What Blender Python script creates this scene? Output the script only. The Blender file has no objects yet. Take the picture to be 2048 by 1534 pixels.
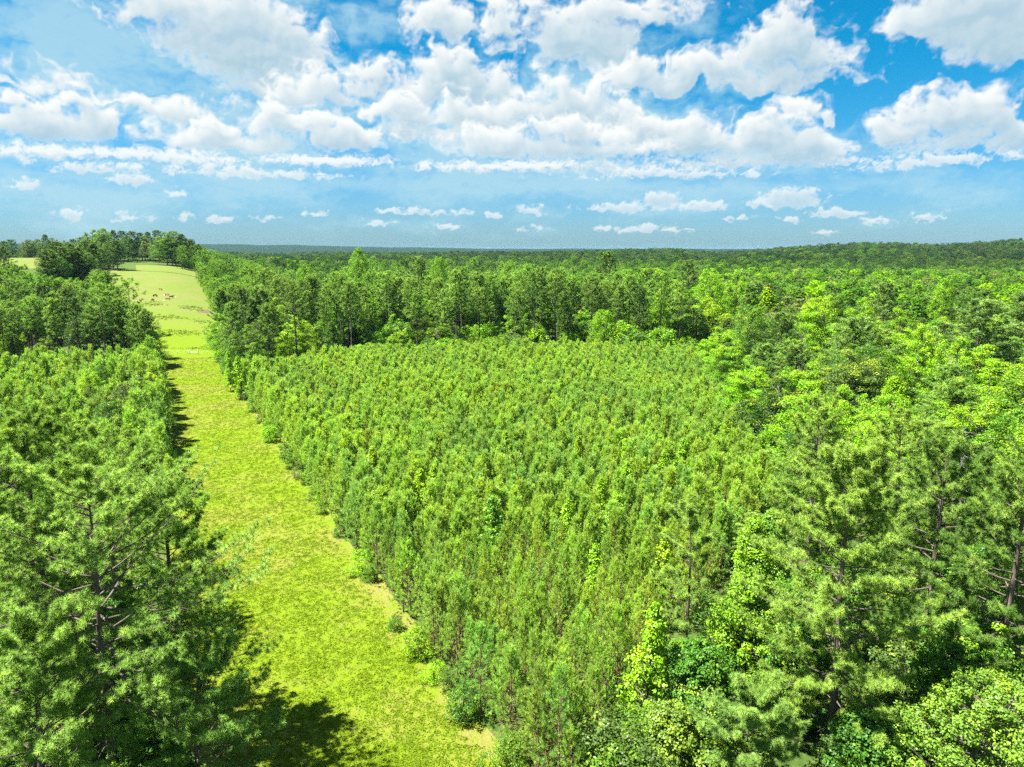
import bpy, math, time
import numpy as np
from mathutils import Vector
T0 = time.time()
RNG = np.random.default_rng(7)
EXPO = 2.25
sc = bpy.context.scene
COL = sc.collection
pi = math.pi

# ------------------------------------------------------------------ camera model
H = 32.0
F = 1400.0
CX, CY = 1024.0, 767.0
PITCH = math.atan(267 / F)
SP, CP = math.sin(PITCH), math.cos(PITCH)


def sstep(a, b, x):
    t = np.clip((x - a) / (b - a), 0, 1)
    return t * t * (3 - 2 * t)


def lerp_tab(x, xs, ys):
    return np.interp(x, xs, ys)


def px_r(u):
    return (np.asarray(u, float) - CX) / F


RIDGE_X = px_r([900, 1000, 1060, 1150, 1250, 1350, 1430, 1500, 1600, 1700, 1780, 1850, 1950, 2048, 2300])
RIDGE_Z = np.array([2, 3, 5, 9, 13, 14, 6, 12, 20, 26, 24, 19, 26, 31, 32.])
FAR_X = px_r([-300, 200, 450, 600, 720, 850, 1000, 1300, 2300])
FAR_Z = np.array([60, 72, 70, 66, 57, 48, 38, 34, 34.])


def ground_z(x, y):
    x = np.asarray(x, float)
    y = np.asarray(y, float)
    d = np.hypot(x, y)
    yy = np.maximum(y, 1.0)
    r = np.clip(x / yy, -2, 2)
    front = sstep(20, 80, y)
    a = sstep(-0.27, -0.5, r)
    z = a * (19.5 * sstep(205, 545, d) + 7.0 * sstep(480, 760, d)) * front
    z = z * (1 - 0.9 * sstep(680, 1000, d))
    z += -3.5 * sstep(-.3, -.1, r) * sstep(260, 420, d) * (1 - sstep(700, 1100, d)) * (1 - sstep(.1, .3, r)) * front
    z += -4.5 * sstep(0.12, 0.35, r) * sstep(200, 350, d) * (1 - sstep(700, 1100, d)) * front
    rz = lerp_tab(r, RIDGE_X, RIDGE_Z)
    z += rz * sstep(1000, 1800, d) * (1 - 0.7 * sstep(2100, 3200, d)) * front
    fz = lerp_tab(r, FAR_X, FAR_Z)
    z += fz * sstep(3600, 5600, d) * front
    z += sstep(230, 330, d) * 0.5 * np.sin(x * 0.021 + 1.3) * np.sin(y * 0.017 + 0.4)
    z += sstep(1000, 1600, d) * (4 * np.sin(x * .006 + 2) * np.sin(y * .004 + 1) + 2.5 * np.sin(x * .013 + y * .009))
    return z


def gpx(u, v):
    """photo pixel -> point on the ground"""
    dx, dv = (u - CX) / F, (v - CY) / F
    D = np.array([dx, CP - dv * SP, -SP - dv * CP])
    t = 30.0
    for _ in range(4000):
        p = np.array([0, 0, H]) + D * t
        if p[2] <= ground_z(p[0], p[1]):
            break
        t += 0.5
    return p


def at(u, Y, Z=0.0):
    depth = Y * CP + (H - Z) * SP
    return (u - CX) / F * depth


# grass strip frame: S0 on its right edge, direction SD, right-hand normal SN
S0 = np.array([-2.0, 38.8])
SD = np.array([-0.458, 0.889])
SN = np.array([0.889, 0.458])
WID = 14.0


def strip_n(x, y):
    return (x - S0[0]) * SN[0] + (y - S0[1]) * SN[1]


def strip_s(x, y):
    return (x - S0[0]) * SD[0] + (y - S0[1]) * SD[1]


def perlin(x, y, seed):
    r = np.random.default_rng(seed)
    p = r.permutation(512)
    ga = r.uniform(0, 2 * pi, 512)
    gx, gy = np.cos(ga), np.sin(ga)
    xi, yi = np.floor(x).astype(int), np.floor(y).astype(int)
    fx, fy = x - xi, y - yi

    def g(i, j, dx, dy):
        h = p[(i + p[j & 511]) & 511]
        return gx[h] * dx + gy[h] * dy
    u, v = fx ** 3 * (fx * (fx * 6 - 15) + 10), fy ** 3 * (fy * (fy * 6 - 15) + 10)
    a = g(xi, yi, fx, fy) * (1 - u) + g(xi + 1, yi, fx - 1, fy) * u
    b = g(xi, yi + 1, fx, fy - 1) * (1 - u) + g(xi + 1, yi + 1, fx - 1, fy - 1) * u
    return (a * (1 - v) + b * v) * 1.5


def fbm(x, y, o, seed, gain=.5, bil=False):
    t, a = 0, 1.0
    for k in range(o):
        q = perlin(x + 17.3 * k, y - 9.1 * k, seed + k)
        t = t + a * ((.35 - np.abs(q)) * 1.6 if bil else q)
        a *= gain
        x, y = x * 2.03, y * 2.03
    return t


# ------------------------------------------------------------------ helpers
def new_mat(name):
    m = bpy.data.materials.new(name)
    m.use_nodes = True
    nt = m.node_tree
    nt.nodes.clear()
    return m, nt


def N(nt, kind, **kw):
    n = nt.nodes.new(kind)
    ins = kw.pop('ins', {})
    for k, v in kw.items():
        setattr(n, k, v)
    for k, v in ins.items():
        if hasattr(v, 'links'):
            nt.links.new(v, n.inputs[k])
        else:
            n.inputs[k].default_value = v
    return n


def math_n(nt, op, a, b=None, c=None, clamp=False):
    n = nt.nodes.new('ShaderNodeMath')
    n.operation = op
    n.use_clamp = clamp
    for i, v in enumerate((a, b, c)):
        if v is None:
            continue
        if hasattr(v, 'links'):
            nt.links.new(v, n.inputs[i])
        else:
            n.inputs[i].default_value = v
    return n.outputs[0]


def vmath(nt, op, a, b=None, c=None):
    n = nt.nodes.new('ShaderNodeVectorMath')
    n.operation = op
    for i, v in enumerate((a, b, c)):
        if v is None:
            continue
        if hasattr(v, 'links'):
            nt.links.new(v, n.inputs[i])
        else:
            n.inputs[i].default_value = v
    return n.outputs['Value'] if op in ('LENGTH', 'DOT_PRODUCT') else n.outputs['Vector']


def mixc(nt, fac, a, b, mode='MIX'):
    n = nt.nodes.new('ShaderNodeMix')
    n.data_type = 'RGBA'
    n.blend_type = mode
    for i, v in ((0, fac), (6, a), (7, b)):
        if hasattr(v, 'links'):
            nt.links.new(v, n.inputs[i])
        elif i == 0:
            n.inputs[0].default_value = v
        else:
            n.inputs[i].default_value = (*v, 1) if len(v) == 3 else v
    return n.outputs[2]


def ramp(nt, fac, lo, hi):
    n = nt.nodes.new('ShaderNodeMapRange')
    n.interpolation_type = 'SMOOTHSTEP'
    nt.links.new(fac, n.inputs[0])
    n.inputs[1].default_value = lo
    n.inputs[2].default_value = hi
    return n.outputs[0]


def mk_mesh(name, V, Fs, mats, attrs=None, smooth=False):
    """V (n,3); Fs list of int arrays (m,k)"""
    me = bpy.data.meshes.new(name)
    V = np.ascontiguousarray(V, np.float32)
    me.vertices.add(len(V))
    me.vertices.foreach_set('co', V.ravel())
    loops = np.concatenate([f.ravel() for f in Fs]).astype(np.int32)
    tot = np.concatenate([np.full(len(f), f.shape[1], np.int32) for f in Fs])
    start = np.concatenate([[0], np.cumsum(tot)[:-1]]).astype(np.int32)
    me.loops.add(len(loops))
    me.loops.foreach_set('vertex_index', loops)
    me.polygons.add(len(tot))
    me.polygons.foreach_set('loop_start', start)
    try:
        me.polygons.foreach_set('loop_total', tot)
    except Exception:
        pass
    if smooth:
        me.polygons.foreach_set('use_smooth', np.ones(len(tot), bool))
    for m in mats:
        me.materials.append(m)
    for k, v in (attrs or {}).items():
        a = me.attributes.new(k, 'FLOAT', 'POINT')
        a.data.foreach_set('value', np.ascontiguousarray(v, np.float32))
    me.update(calc_edges=True)
    me.validate()
    return me


def unit(v):
    return v / np.maximum(np.linalg.norm(v, axis=-1, keepdims=True), 1e-9)


class Soup:
    """collects verts and faces for one mesh"""
    def __init__(s):
        s.V, s.F3, s.F4, s.T, s.n = [], [], [], [], 0

    def add(s, V, Fc, tint=0.0):
        V = np.asarray(V, float)
        Fc = np.asarray(Fc) + s.n
        (s.F3 if Fc.shape[1] == 3 else s.F4).append(Fc)
        s.V.append(V)
        s.T.append(np.broadcast_to(np.asarray(tint, float), (len(V),)).copy())
        s.n += len(V)

    def tube(s, P, R, k=6):
        P = np.asarray(P, float)
        n = len(P)
        tg = unit(np.gradient(P, axis=0))
        ref = np.where(np.abs(tg[:, 2:3]) > 0.8, [[1.0, 0, 0]], [[0, 0, 1.0]])
        a = unit(np.cross(tg, ref))
        b = np.cross(tg, a)
        th = np.arange(k) * 2 * pi / k
        ring = a[:, None, :] * np.cos(th)[None, :, None] + b[:, None, :] * np.sin(th)[None, :, None]
        V = P[:, None, :] + ring * np.asarray(R, float)[:, None, None]
        i = np.arange(n - 1)[:, None] * k
        j = np.arange(k)[None, :]
        j2 = (j + 1) % k
        Fc = np.stack([i + j, i + j2, i + k + j2, i + k + j], -1).reshape(-1, 4)
        s.add(V.reshape(-1, 3), Fc)

    def blades(s, c, d, n, L, w, a0, a1, rng, tint=None):
        c = np.repeat(np.asarray(c, float), n, 0)
        d = np.repeat(unit(np.asarray(d, float)), n, 0)
        m = len(c)
        ct = rng.uniform(math.cos(a1), math.cos(a0), m)
        st = np.sqrt(1 - ct ** 2)
        ph = rng.uniform(0, 2 * pi, m)
        ref = np.where(np.abs(d[:, 2:3]) > 0.8, [[1.0, 0, 0]], [[0, 0, 1.0]])
        a = unit(np.cross(d, ref))
        b = np.cross(d, a)
        dr = d * ct[:, None] + (a * np.cos(ph)[:, None] + b * np.sin(ph)[:, None]) * st[:, None]
        sd = unit(np.cross(dr, np.array([0, 0, 1.0])) + rng.normal(0, .3, (m, 3))) * (w / 2)
        ln = L * rng.uniform(0.75, 1.15, m)[:, None]
        V = np.empty((m, 3, 3))
        V[:, 0] = c + dr * 0.03 - sd
        V[:, 1] = c + dr * 0.03 + sd
        V[:, 2] = c + dr * ln
        t = rng.uniform(0, 1, m) if tint is None else np.clip(np.repeat(tint, n) + rng.normal(0, .12, m), 0, 1)
        s.add(V.reshape(-1, 3), np.arange(m * 3).reshape(-1, 3), np.repeat(t, 3))

    def leaves(s, c, r, n, size, rng, flat=0.65, up=0.7, tint=None, outc=None):
        c = np.repeat(np.asarray(c, float), n, 0)
        r = np.repeat(np.broadcast_to(r, (len(c) // n,)), n)
        m = len(c)
        u = unit(rng.normal(size=(m, 3)))
        rad = rng.uniform(0.15, 1, m) ** 0.5
        u[:, 2] *= flat
        p = c + u * (rad * r)[:, None]
        nrm = unit(u * 0.7 + np.array([0, 0, up]) + rng.normal(0, 0.45, (m, 3)))
        t = unit(np.cross(nrm, rng.normal(size=(m, 3))))
        b = np.cross(nrm, t)
        sz = size * rng.uniform(0.7, 1.25, m)[:, None]
        V = np.empty((m, 4, 3))
        V[:, 0] = p - t * sz * .5
        V[:, 1] = p + b * sz * .36 - nrm * sz * .06
        V[:, 2] = p + t * sz * .5
        V[:, 3] = p - b * sz * .36 - nrm * sz * .06
        tt = rng.uniform(0, 1, m) if tint is None else np.clip(np.repeat(tint, n) + rng.normal(0, .15, m), 0, 1)
        s.add(V.reshape(-1, 3), np.arange(m * 4).reshape(-1, 4), np.repeat(tt, 4))

    def mesh(s, name, mats, smooth=False):
        Fs = [np.concatenate(x) for x in (s.F3, s.F4) if x]
        return mk_mesh(name, np.concatenate(s.V), Fs, mats, {'tint': np.concatenate(s.T)}, smooth)


def tag(o, label=None, cat=None, group=None, kind=None):
    if label:
        o['label'] = label
    if cat:
        o['category'] = cat
    if group:
        o['group'] = group
    if kind:
        o['kind'] = kind
    return o


def link(name, me, parent=None, loc=None):
    o = bpy.data.objects.new(name, me)
    COL.objects.link(o)
    if parent is not None:
        o.parent = parent
    if loc is not None:
        o.location = loc
    return o


def empty(name, loc, rz=0.0, sc_=(1, 1, 1)):
    o = bpy.data.objects.new(name, None)
    o.empty_display_size = 0.5
    COL.objects.link(o)
    o.location = loc
    o.rotation_euler = (0, 0, rz)
    o.scale = sc_
    return o


# ------------------------------------------------------------------ materials
def foliage_mat(name, new_growth, trans=0.4, gloss=0.0, inst=False, var=0.25):
    """leaf colour comes from the tree (object colour, or per copy for the stuff), each leaf clump a little lighter or darker; young shoots in their own colour"""
    m, nt = new_mat(name)
    if inst:
        base = N(nt, 'ShaderNodeAttribute', attribute_type='INSTANCER', attribute_name='tcol').outputs['Color']
    else:
        base = N(nt, 'ShaderNodeObjectInfo').outputs['Color']
    tint = N(nt, 'ShaderNodeAttribute', attribute_name='tint').outputs['Fac']
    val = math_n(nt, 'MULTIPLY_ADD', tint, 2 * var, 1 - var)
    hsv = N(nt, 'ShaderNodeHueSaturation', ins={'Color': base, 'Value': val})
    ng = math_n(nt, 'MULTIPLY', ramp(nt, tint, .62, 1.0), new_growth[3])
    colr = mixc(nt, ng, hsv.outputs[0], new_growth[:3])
    d = N(nt, 'ShaderNodeBsdfDiffuse', ins={'Color': colr})
    tcol = mixc(nt, 1.0, colr, (1.0, 1.0, .45), 'MULTIPLY')
    t = N(nt, 'ShaderNodeBsdfTranslucent', ins={'Color': tcol})
    mx = N(nt, 'ShaderNodeMixShader', ins={0: trans, 1: d.outputs[0], 2: t.outputs[0]})
    out = mx.outputs[0]
    if gloss:
        g = N(nt, 'ShaderNodeBsdfGlossy', ins={'Roughness': .45, 'Color': (1, 1, 1, 1)})
        out = N(nt, 'ShaderNodeMixShader', ins={0: gloss, 1: out, 2: g.outputs[0]}).outputs[0]
    N(nt, 'ShaderNodeOutputMaterial', ins={0: out})
    return m


def noise(nt, vec, scale, detail=4, rough=.55, dist=0.0):
    n = N(nt, 'ShaderNodeTexNoise', ins={'Scale': scale, 'Detail': detail, 'Roughness': rough, 'Distortion': dist})
    nt.links.new(vec, n.inputs['Vector'])
    return n.outputs['Fac']


def simple_mat(name, c1, c2, scale, rough=.9, stretch=(1, 1, 1)):
    m, nt = new_mat(name)
    co = N(nt, 'ShaderNodeTexCoord').outputs['Object']
    v = vmath(nt, 'MULTIPLY', co, stretch)
    f = ramp(nt, noise(nt, v, scale, 5), .3, .7)
    c = mixc(nt, f, c1, c2)
    b = N(nt, 'ShaderNodeBsdfPrincipled', ins={'Base Color': c, 'Roughness': rough, 'Specular IOR Level': .2})
    bp = N(nt, 'ShaderNodeBump', ins={'Height': f, 'Strength': .5, 'Distance': .05})
    nt.links.new(bp.outputs[0], b.inputs['Normal'])
    N(nt, 'ShaderNodeOutputMaterial', ins={0: b.outputs[0]})
    return m


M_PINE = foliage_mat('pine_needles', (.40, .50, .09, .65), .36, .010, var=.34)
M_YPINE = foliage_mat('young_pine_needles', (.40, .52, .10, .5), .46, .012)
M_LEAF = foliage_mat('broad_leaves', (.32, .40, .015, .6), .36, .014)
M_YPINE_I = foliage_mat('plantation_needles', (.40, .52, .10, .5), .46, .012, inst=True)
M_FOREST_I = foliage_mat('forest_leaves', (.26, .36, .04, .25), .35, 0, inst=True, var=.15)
M_BARK = simple_mat('pine_bark', (.07, .052, .042), (.13, .105, .088), 3.0, stretch=(1, 1, .35))
M_BARK2 = simple_mat('grey_bark', (.10, .085, .065), (.18, .16, .13), 3.0, stretch=(1, 1, .35))
M_TWIG = simple_mat('young_bark', (.14, .09, .05), (.24, .17, .10), 4.0)
M_DEAD = simple_mat('weathered_wood', (.17, .165, .15), (.28, .27, .25), 3.0)


# ------------------------------------------------------------------ tree prototypes
def wavy_axis(h, n, amp, rng, lean=(0, 0)):
    z = np.linspace(0, h, n)
    k = z / h
    x = lean[0] * k + amp * np.sin(k * rng.uniform(2, 5) + rng.uniform(0, 6)) * k
    y = lean[1] * k + amp * np.sin(k * rng.uniform(2, 5) + rng.uniform(0, 6)) * k
    return np.stack([x, y, z], 1)


def ax_at(ax, z):
    return np.array([np.interp(z, ax[:, 2], ax[:, i]) for i in range(3)])


def gen_pine(seed, h, base_f, rad, n_limb, twigs, per, nb, L, w, profile, r0, limb_sides=4, amp=.15, droop=-.1,
             spread=(0, 2.0), dead=4, wide=None, sub=True):
    """tapered trunk, whorled limbs, twigs and round needle tufts"""
    rng = np.random.default_rng(seed)
    tr, cr = Soup(), Soup()
    ax = wavy_axis(h * .985, 12, amp, rng)
    kk = ax[:, 2] / h
    tr.tube(ax, r0 * (1 - kk) ** .8 + .015, 9 if limb_sides > 3 else 6)
    C, D, T = [], [], []
    phase = rng.uniform(0, 6)
    for i in range(n_limb):
        f = (i + rng.uniform(-.4, .4)) / n_limb
        f = min(max(f, 0), .985)
        z = h * (base_f + (1 - base_f) * f)
        az = phase + i * 2.4 + rng.uniform(-.5, .5)
        prof = profile(f) * rng.uniform(.7, 1.15)
        if wide is not None:
            prof *= wide(az, f)
        Ln = rad * prof
        p0 = ax_at(ax, z)
        e0 = droop + .9 * f + rng.uniform(-.15, .15)
        u = np.linspace(0, 1, 6)
        el = e0 + (u - .3) * .55
        step = np.stack([np.cos(el) * math.cos(az), np.cos(el) * math.sin(az), np.sin(el)], 1) * (Ln / 5)
        bend = rng.normal(0, .05, (6, 3)) * Ln * .35
        P = p0 + np.concatenate([[[0, 0, 0]], np.cumsum(step[:-1], 0)]) + bend * (u[:, None])
        R = np.linspace(max(.012, min(.3 * r0 * (1 - .6 * f), .010 * Ln + .012)), .007, 6)
        tr.tube(P, R, limb_sides)
        for q in range(twigs):
            uu = rng.uniform(.22, 1.0) if q else 1.0
            b = np.array([np.interp(uu, u, P[:, k]) for k in range(3)])
            tdir = unit(P[min(int(uu * 5) + 1, 5)] - P[min(int(uu * 5), 4)])
            side = np.array([-math.sin(az), math.cos(az), 0]) * rng.choice([-1, 1]) * rng.uniform(.3, 1.2)
            d = unit(tdir + side * (0.2 if uu == 1 else 1) + np.array([0, 0, rng.uniform(.05, .7)]))
            tl = Ln * rng.uniform(.1, .3) * (1.25 - .55 * uu) + L * .6
            if sub:
                mid = b + d * tl * .5 + np.array([0, 0, -.04 * tl])
                tr.tube(np.array([b, mid, b + d * tl]), [.012, .009, .005], 3)
            tt = rng.uniform(0, .75) + .3 * max(f - .3, 0)  # upper tufts lighter: new growth, plus sunlit tops put into the colour
            for g in range(per):
                x = 1 - g * (.9 / per) * rng.uniform(.8, 1.1)
                jit = rng.normal(0, .2, 3) * (L if g else .2 * L) * 1.6
                C.append(b + d * tl * x + jit)
                D.append(unit(d + np.array([0, 0, .55]) + rng.normal(0, .25, 3)))
                T.append(min(max(tt + rng.uniform(-.2, .2), 0), 1))
    # leader
    for g in range(5):
        C.append(ax_at(ax, h * (.94 + .012 * g)) + rng.normal(0, .12, 3))
        D.append(unit(np.array([rng.normal(0, .3), rng.normal(0, .3), 1])))
        T.append(.6)
    for i in range(dead):
        z = h * base_f * rng.uniform(.55, 1.05)
        az = rng.uniform(0, 6.28)
        Ln = rad * rng.uniform(.25, .6)
        d = np.array([math.cos(az), math.sin(az), rng.uniform(-.1, .4)])
        p0 = ax_at(ax, z)
        P = p0 + d * np.linspace(0, Ln, 4)[:, None] + rng.normal(0, .05, (4, 3)) * np.arange(4)[:, None] * .5
        tr.tube(P, [.04, .03, .02, .008], 3)
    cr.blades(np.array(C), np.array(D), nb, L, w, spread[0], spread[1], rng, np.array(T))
    return tr.mesh('trunk', [M_BARK], True), cr.mesh('crown', [M_PINE])


def gen_young(seed, h, rad, nw, nb, L, w, mat=M_YPINE, sides=3, taper=(.66, 1.7), lead=.85):
    """young plantation pine: whorls of upturned limbs, each ending in bottle-brush shoots"""
    rng = np.random.default_rng(seed)
    tr, cr = Soup(), Soup()
    ax = wavy_axis(h * .96, 9, .10, rng)
    tr.tube(ax, .075 * (1 - ax[:, 2] / h) + .012, 5)
    C, D, T = [], [], []

    def brush(p, d, ln, k, t):
        for j in range(k):
            C.append(p + d * ln * (j + rng.uniform(0, .6)) / k)
            D.append(d + rng.normal(0, .08, 3))
            T.append(min(max(t + rng.uniform(-.12, .12), 0), 1))
    for i in range(nw):
        f = (i + .3 + rng.uniform(-.2, .2)) / nw
        z = h * (.10 + .84 * f)
        nl = rng.integers(4, 7) if f < .85 else 4
        a0 = rng.uniform(0, 6)
        for j in range(nl):
            az = a0 + j * 2 * pi / nl + rng.uniform(-.4, .4)
            Ln = rad * (1 - taper[0] * f ** taper[1]) * rng.uniform(.65, 1.15) * (1 if f > .25 else .7 + f)
            el = .25 + .75 * f + rng.uniform(-.15, .2)
            p0 = ax_at(ax, z)
            u = np.linspace(0, 1, 4)
            e = el + u * .55
            st = np.stack([np.cos(e) * math.cos(az), np.cos(e) * math.sin(az), np.sin(e)], 1) * Ln / 3
            P = p0 + np.concatenate([[[0, 0, 0]], np.cumsum(st[:-1], 0)])
            tr.tube(P, [.022, .016, .012, .006], sides)
            d = unit(P[3] - P[2])
            up = unit(d + np.array([0, 0, 1.2]))
            t = rng.uniform(0, .7) + .3 * f
            brush(P[3] - d * .1, up, L * 1.9, 3, t)
            for s_ in range(3):
                uu = rng.uniform(.35, .95)
                b = np.array([np.interp(uu, u, P[:, k]) for k in range(3)])
                sd = unit(d + np.array([-math.sin(az), math.cos(az), 0]) * rng.choice([-1, 1]) * rng.uniform(.5, 1.1) + np.array([0, 0, rng.uniform(.2, .8)]))
                brush(b + sd * Ln * .12, sd, L * 1.0, 2, rng.uniform(0, .75))
    top = ax[-1]
    brush(top - np.array([0, 0, .4]), np.array([0, 0, 1.0]), lead, 5, .8)
    cr.blades(np.array(C), np.array(D), nb, L, w, .15, .75, rng, np.array(T))
    return tr.mesh('trunk', [M_TWIG], True), cr.mesh('crown', [mat])


def gen_broad(seed, h, rad, shape, n_cl, n_leaf, leaf, cl_r, base_f=.22, r0=.22, mat=M_LEAF, sub=True, bark=None, up=.7):
    """forked trunk, limbs to leaf clumps spread through an uneven crown"""
    rng = np.random.default_rng(seed)
    tr, cr = Soup(), Soup()
    ax = wavy_axis(h * .9, 9, .25, rng)
    tr.tube(ax, r0 * (1 - ax[:, 2] / h) ** .9 + .02, 7)
    nb = 9
    lob_a = rng.uniform(0, 2 * pi, nb)
    lob_z = rng.uniform(.1, 1, nb)
    lob_s = rng.uniform(.12, .4, nb)
    C, Rr, T = [], [], []
    nl = 7
    lo_a = np.arange(nl) * 2.4 + rng.uniform(-.4, .4, nl)
    lo_r = rad * np.where(np.arange(nl) == 0, .05, rng.uniform(.42, .62, nl))
    lo_h = h * np.where(np.arange(nl) == 0, 1.0, rng.uniform(.68, .95, nl))
    for i in range(n_cl):
        f = ((i + rng.uniform(0, 1)) / n_cl)
        if shape == 'lobes':                  # several pointed heads, each with its own tip
            k = i % nl
            f = rng.random() ** 1.1
            zb = h * base_f * rng.uniform(.8, 1.4)
            az = rng.uniform(0, 6.28)
            w_ = rad * .62 * ((1 - f) ** .75 + .05) * (rng.uniform(.7, 1.05) if rng.random() < .8 else rng.uniform(.1, .7))
            ox, oy = lo_r[k] * math.cos(lo_a[k]), lo_r[k] * math.sin(lo_a[k])
            p = np.array([ox + math.cos(az) * w_, oy + math.sin(az) * w_, zb + (lo_h[k] - zb) * f])
            C.append(p)
            Rr.append(cl_r * rng.uniform(.75, 1.25) * (1.15 - .45 * f))
            T.append(min(rng.uniform(0, .7) + .45 * f ** 2, 1))
            if sub and i % 3 == 0:
                p0 = ax_at(ax, max(h * base_f * .8, min(p[2] - .8 * math.hypot(p[0], p[1]), h * .85)))
                tr.tube(np.array([p0, (p0 + p) / 2 + rng.normal(0, .12, 3), p]), [.09, .055, .012], 4)
            continue
        if shape == 'cone':
            f = f ** 1.15
            prof = (1 - f) ** .75 * .95 + .07
            prof *= .82 + .3 * abs(math.sin(f * 16 + seed))
        elif shape == 'column':
            prof = (max(math.sin(pi * min(.12 + .88 * f, 1)), 0)) ** .55 * .9 + .1
        else:
            prof = math.sqrt(max(1 - (1.75 * f - .8) ** 2, .04))
        az = i * 2.399 + rng.uniform(-.4, .4)
        bump = 1.0
        for a_, z_, s_ in zip(lob_a, lob_z, lob_s):
            da = math.atan2(math.sin(az - a_), math.cos(az - a_))
            bump += s_ * math.exp(-(da / .5) ** 2 - ((f - z_) / .18) ** 2) - .035
        rr = rad * prof * bump * (rng.uniform(.62, 1.02) if rng.random() < .8 else rng.uniform(.1, .6))
        z = h * (base_f + (1 - base_f) * f)
        if shape == 'round':
            z += h * .05 * (bump - 1)
        p = np.array([math.cos(az) * rr, math.sin(az) * rr, z - .06 * rr]) + ax_at(ax, min(z, h * .9)) * [1, 1, 0]
        C.append(p)
        Rr.append(cl_r * rng.uniform(.65, 1.3) * (1 if f < .9 else .7))
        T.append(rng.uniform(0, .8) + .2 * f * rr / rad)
        if sub and (i % 2 == 0):
            zb = max(h * base_f * .8, p[2] - rr * rng.uniform(.5, .9))
            p0 = ax_at(ax, min(zb, h * .88))
            mid = (p0 + p) / 2 + np.array([0, 0, -.05 * rr]) + rng.normal(0, .1, 3)
            tr.tube(np.array([p0, mid, p]), [.05 + .012 * rr, .035 + .006 * rr, .012], 4)
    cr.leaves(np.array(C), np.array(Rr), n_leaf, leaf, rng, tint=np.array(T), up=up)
    return tr.mesh('trunk', [bark or M_BARK2], True), cr.mesh('crown', [mat])


def plant(proto, name, label, cat, loc, rz, s, color, group=None):
    z = float(ground_z(loc[0], loc[1])) - .05
    s = (s, s, s) if np.isscalar(s) else s
    r = empty(name, (loc[0], loc[1], z), rz, s)
    tag(r, label, cat, group)
    link('trunk', proto[0], r)
    c = link('crown', proto[1], r)
    c.color = (*color, 1)
    return r


# ------------------------------------------------------------------ prototypes
def p_old(f):        # open-grown pine, rounded
    return (.55 + .45 * min(f * 4, 1)) * (1 - f ** 2.2) ** .6 + .10


def p_plate(f):      # forest-grown pine: short rounded crown
    return math.sqrt(max(1 - (2 * f - .75) ** 2 / 1.7, .05))


def p_cone(f):
    return (1 - f) ** .7 + .06


tall = [gen_pine(100 + i, 24, bf, rd, 50, 6, 2, 20, .55, .085, p_plate, .24, limb_sides=3, sub=False, dead=5)
        for i, (bf, rd) in enumerate([(.52, 2.9), (.58, 2.6), (.62, 3.1), (.55, 2.4), (.46, 3.2), (.60, 2.5)])]
full = [gen_pine(140 + i, 17, bf, rd, 84, 9, 2, 24, .42, .06, pf, .2, limb_sides=3, sub=False, dead=2)
        for i, (bf, rd, pf) in enumerate([(.15, 4.0, p_old), (.12, 4.2, p_cone), (.22, 3.8, p_old), (.1, 4.0, p_old)])]
young = [gen_young(200 + i, 5.6, rd, nw, 15, .33, .038) for i, (rd, nw) in enumerate([(1.45, 9), (1.3, 10), (1.6, 9), (1.4, 10), (1.25, 10), (1.65, 9)])]
young_hi = [gen_young(230 + i, 7.0, rd, nw, 26, .26, .020, taper=(.84, 1.0), lead=1.2) for i, (rd, nw) in enumerate([(2.5, 10), (2.9, 10), (2.2, 11), (2.6, 10)])]
broad = [gen_broad(300, 18, 5.0, 'round', 170, 120, .21, 1.05),
         gen_broad(301, 18, 5.8, 'lobes', 330, 105, .20, 1.0),
         gen_broad(302, 18, 4.4, 'column', 160, 120, .21, .95),
         gen_broad(303, 18, 5.2, 'lobes', 310, 105, .20, .95),
         gen_broad(304, 18, 4.0, 'cone', 160, 120, .21, .9),
         gen_broad(305, 18, 5.6, 'round', 180, 120, .22, 1.15),
         gen_broad(306, 18, 6.2, 'lobes', 350, 105, .20, 1.0)]
gum = [gen_broad(330 + i, 7, rd, 'cone', 80, 44, .18, .42, base_f=.12, r0=.08) for i, rd in enumerate([1.5, 1.8, 1.3])]
bush = [gen_broad(350 + i, 3, 1.6, 'round', 55, 80, .11, .45, base_f=.05, r0=.05, sub=False) for i in range(3)]
print('protos', time.time() - T0)

# colours (base colours of needles and leaves)
C_LIME = [(.175, .37, .006), (.15, .34, .007), (.21, .37, .006), (.13, .32, .009)]
C_MID = [(.065, .17, .010), (.085, .19, .010), (.055, .15, .014), (.09, .17, .018), (.075, .14, .025)]
C_DARK = [(.026, .08, .012), (.032, .09, .016), (.04, .10, .012)]
C_TAN = [(.15, .18, .055), (.12, .155, .045)]
C_PINE = [(.17, .315, .045), (.15, .285, .042), (.185, .325, .05), (.135, .26, .045)]
C_PDARK = [(.06, .135, .027), (.07, .15, .027)]
C_YOUNG = [(.34, .53, .085), (.31, .505, .08), (.37, .55, .08), (.285, .485, .095)]


def pick(lst, rng=RNG):
    c = np.array(lst[rng.integers(len(lst))]) * rng.uniform(.88, 1.12) * rng.uniform(.94, 1.06, 3)
    return tuple(float(x) for x in c)


def grid_pts(x0, x1, y0, y1, sp, jit, rng, rot=None):
    nx, ny = int((x1 - x0) / sp) + 1, int((y1 - y0) / sp) + 1
    gx, gy = np.meshgrid(np.arange(nx), np.arange(ny))
    x = x0 + (gx + (gy % 2) * .5) * sp + rng.uniform(-jit, jit, gx.shape) * sp
    y = y0 + gy * sp + rng.uniform(-jit, jit, gx.shape) * sp
    return np.stack([x.ravel(), y.ravel()], 1)


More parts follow.
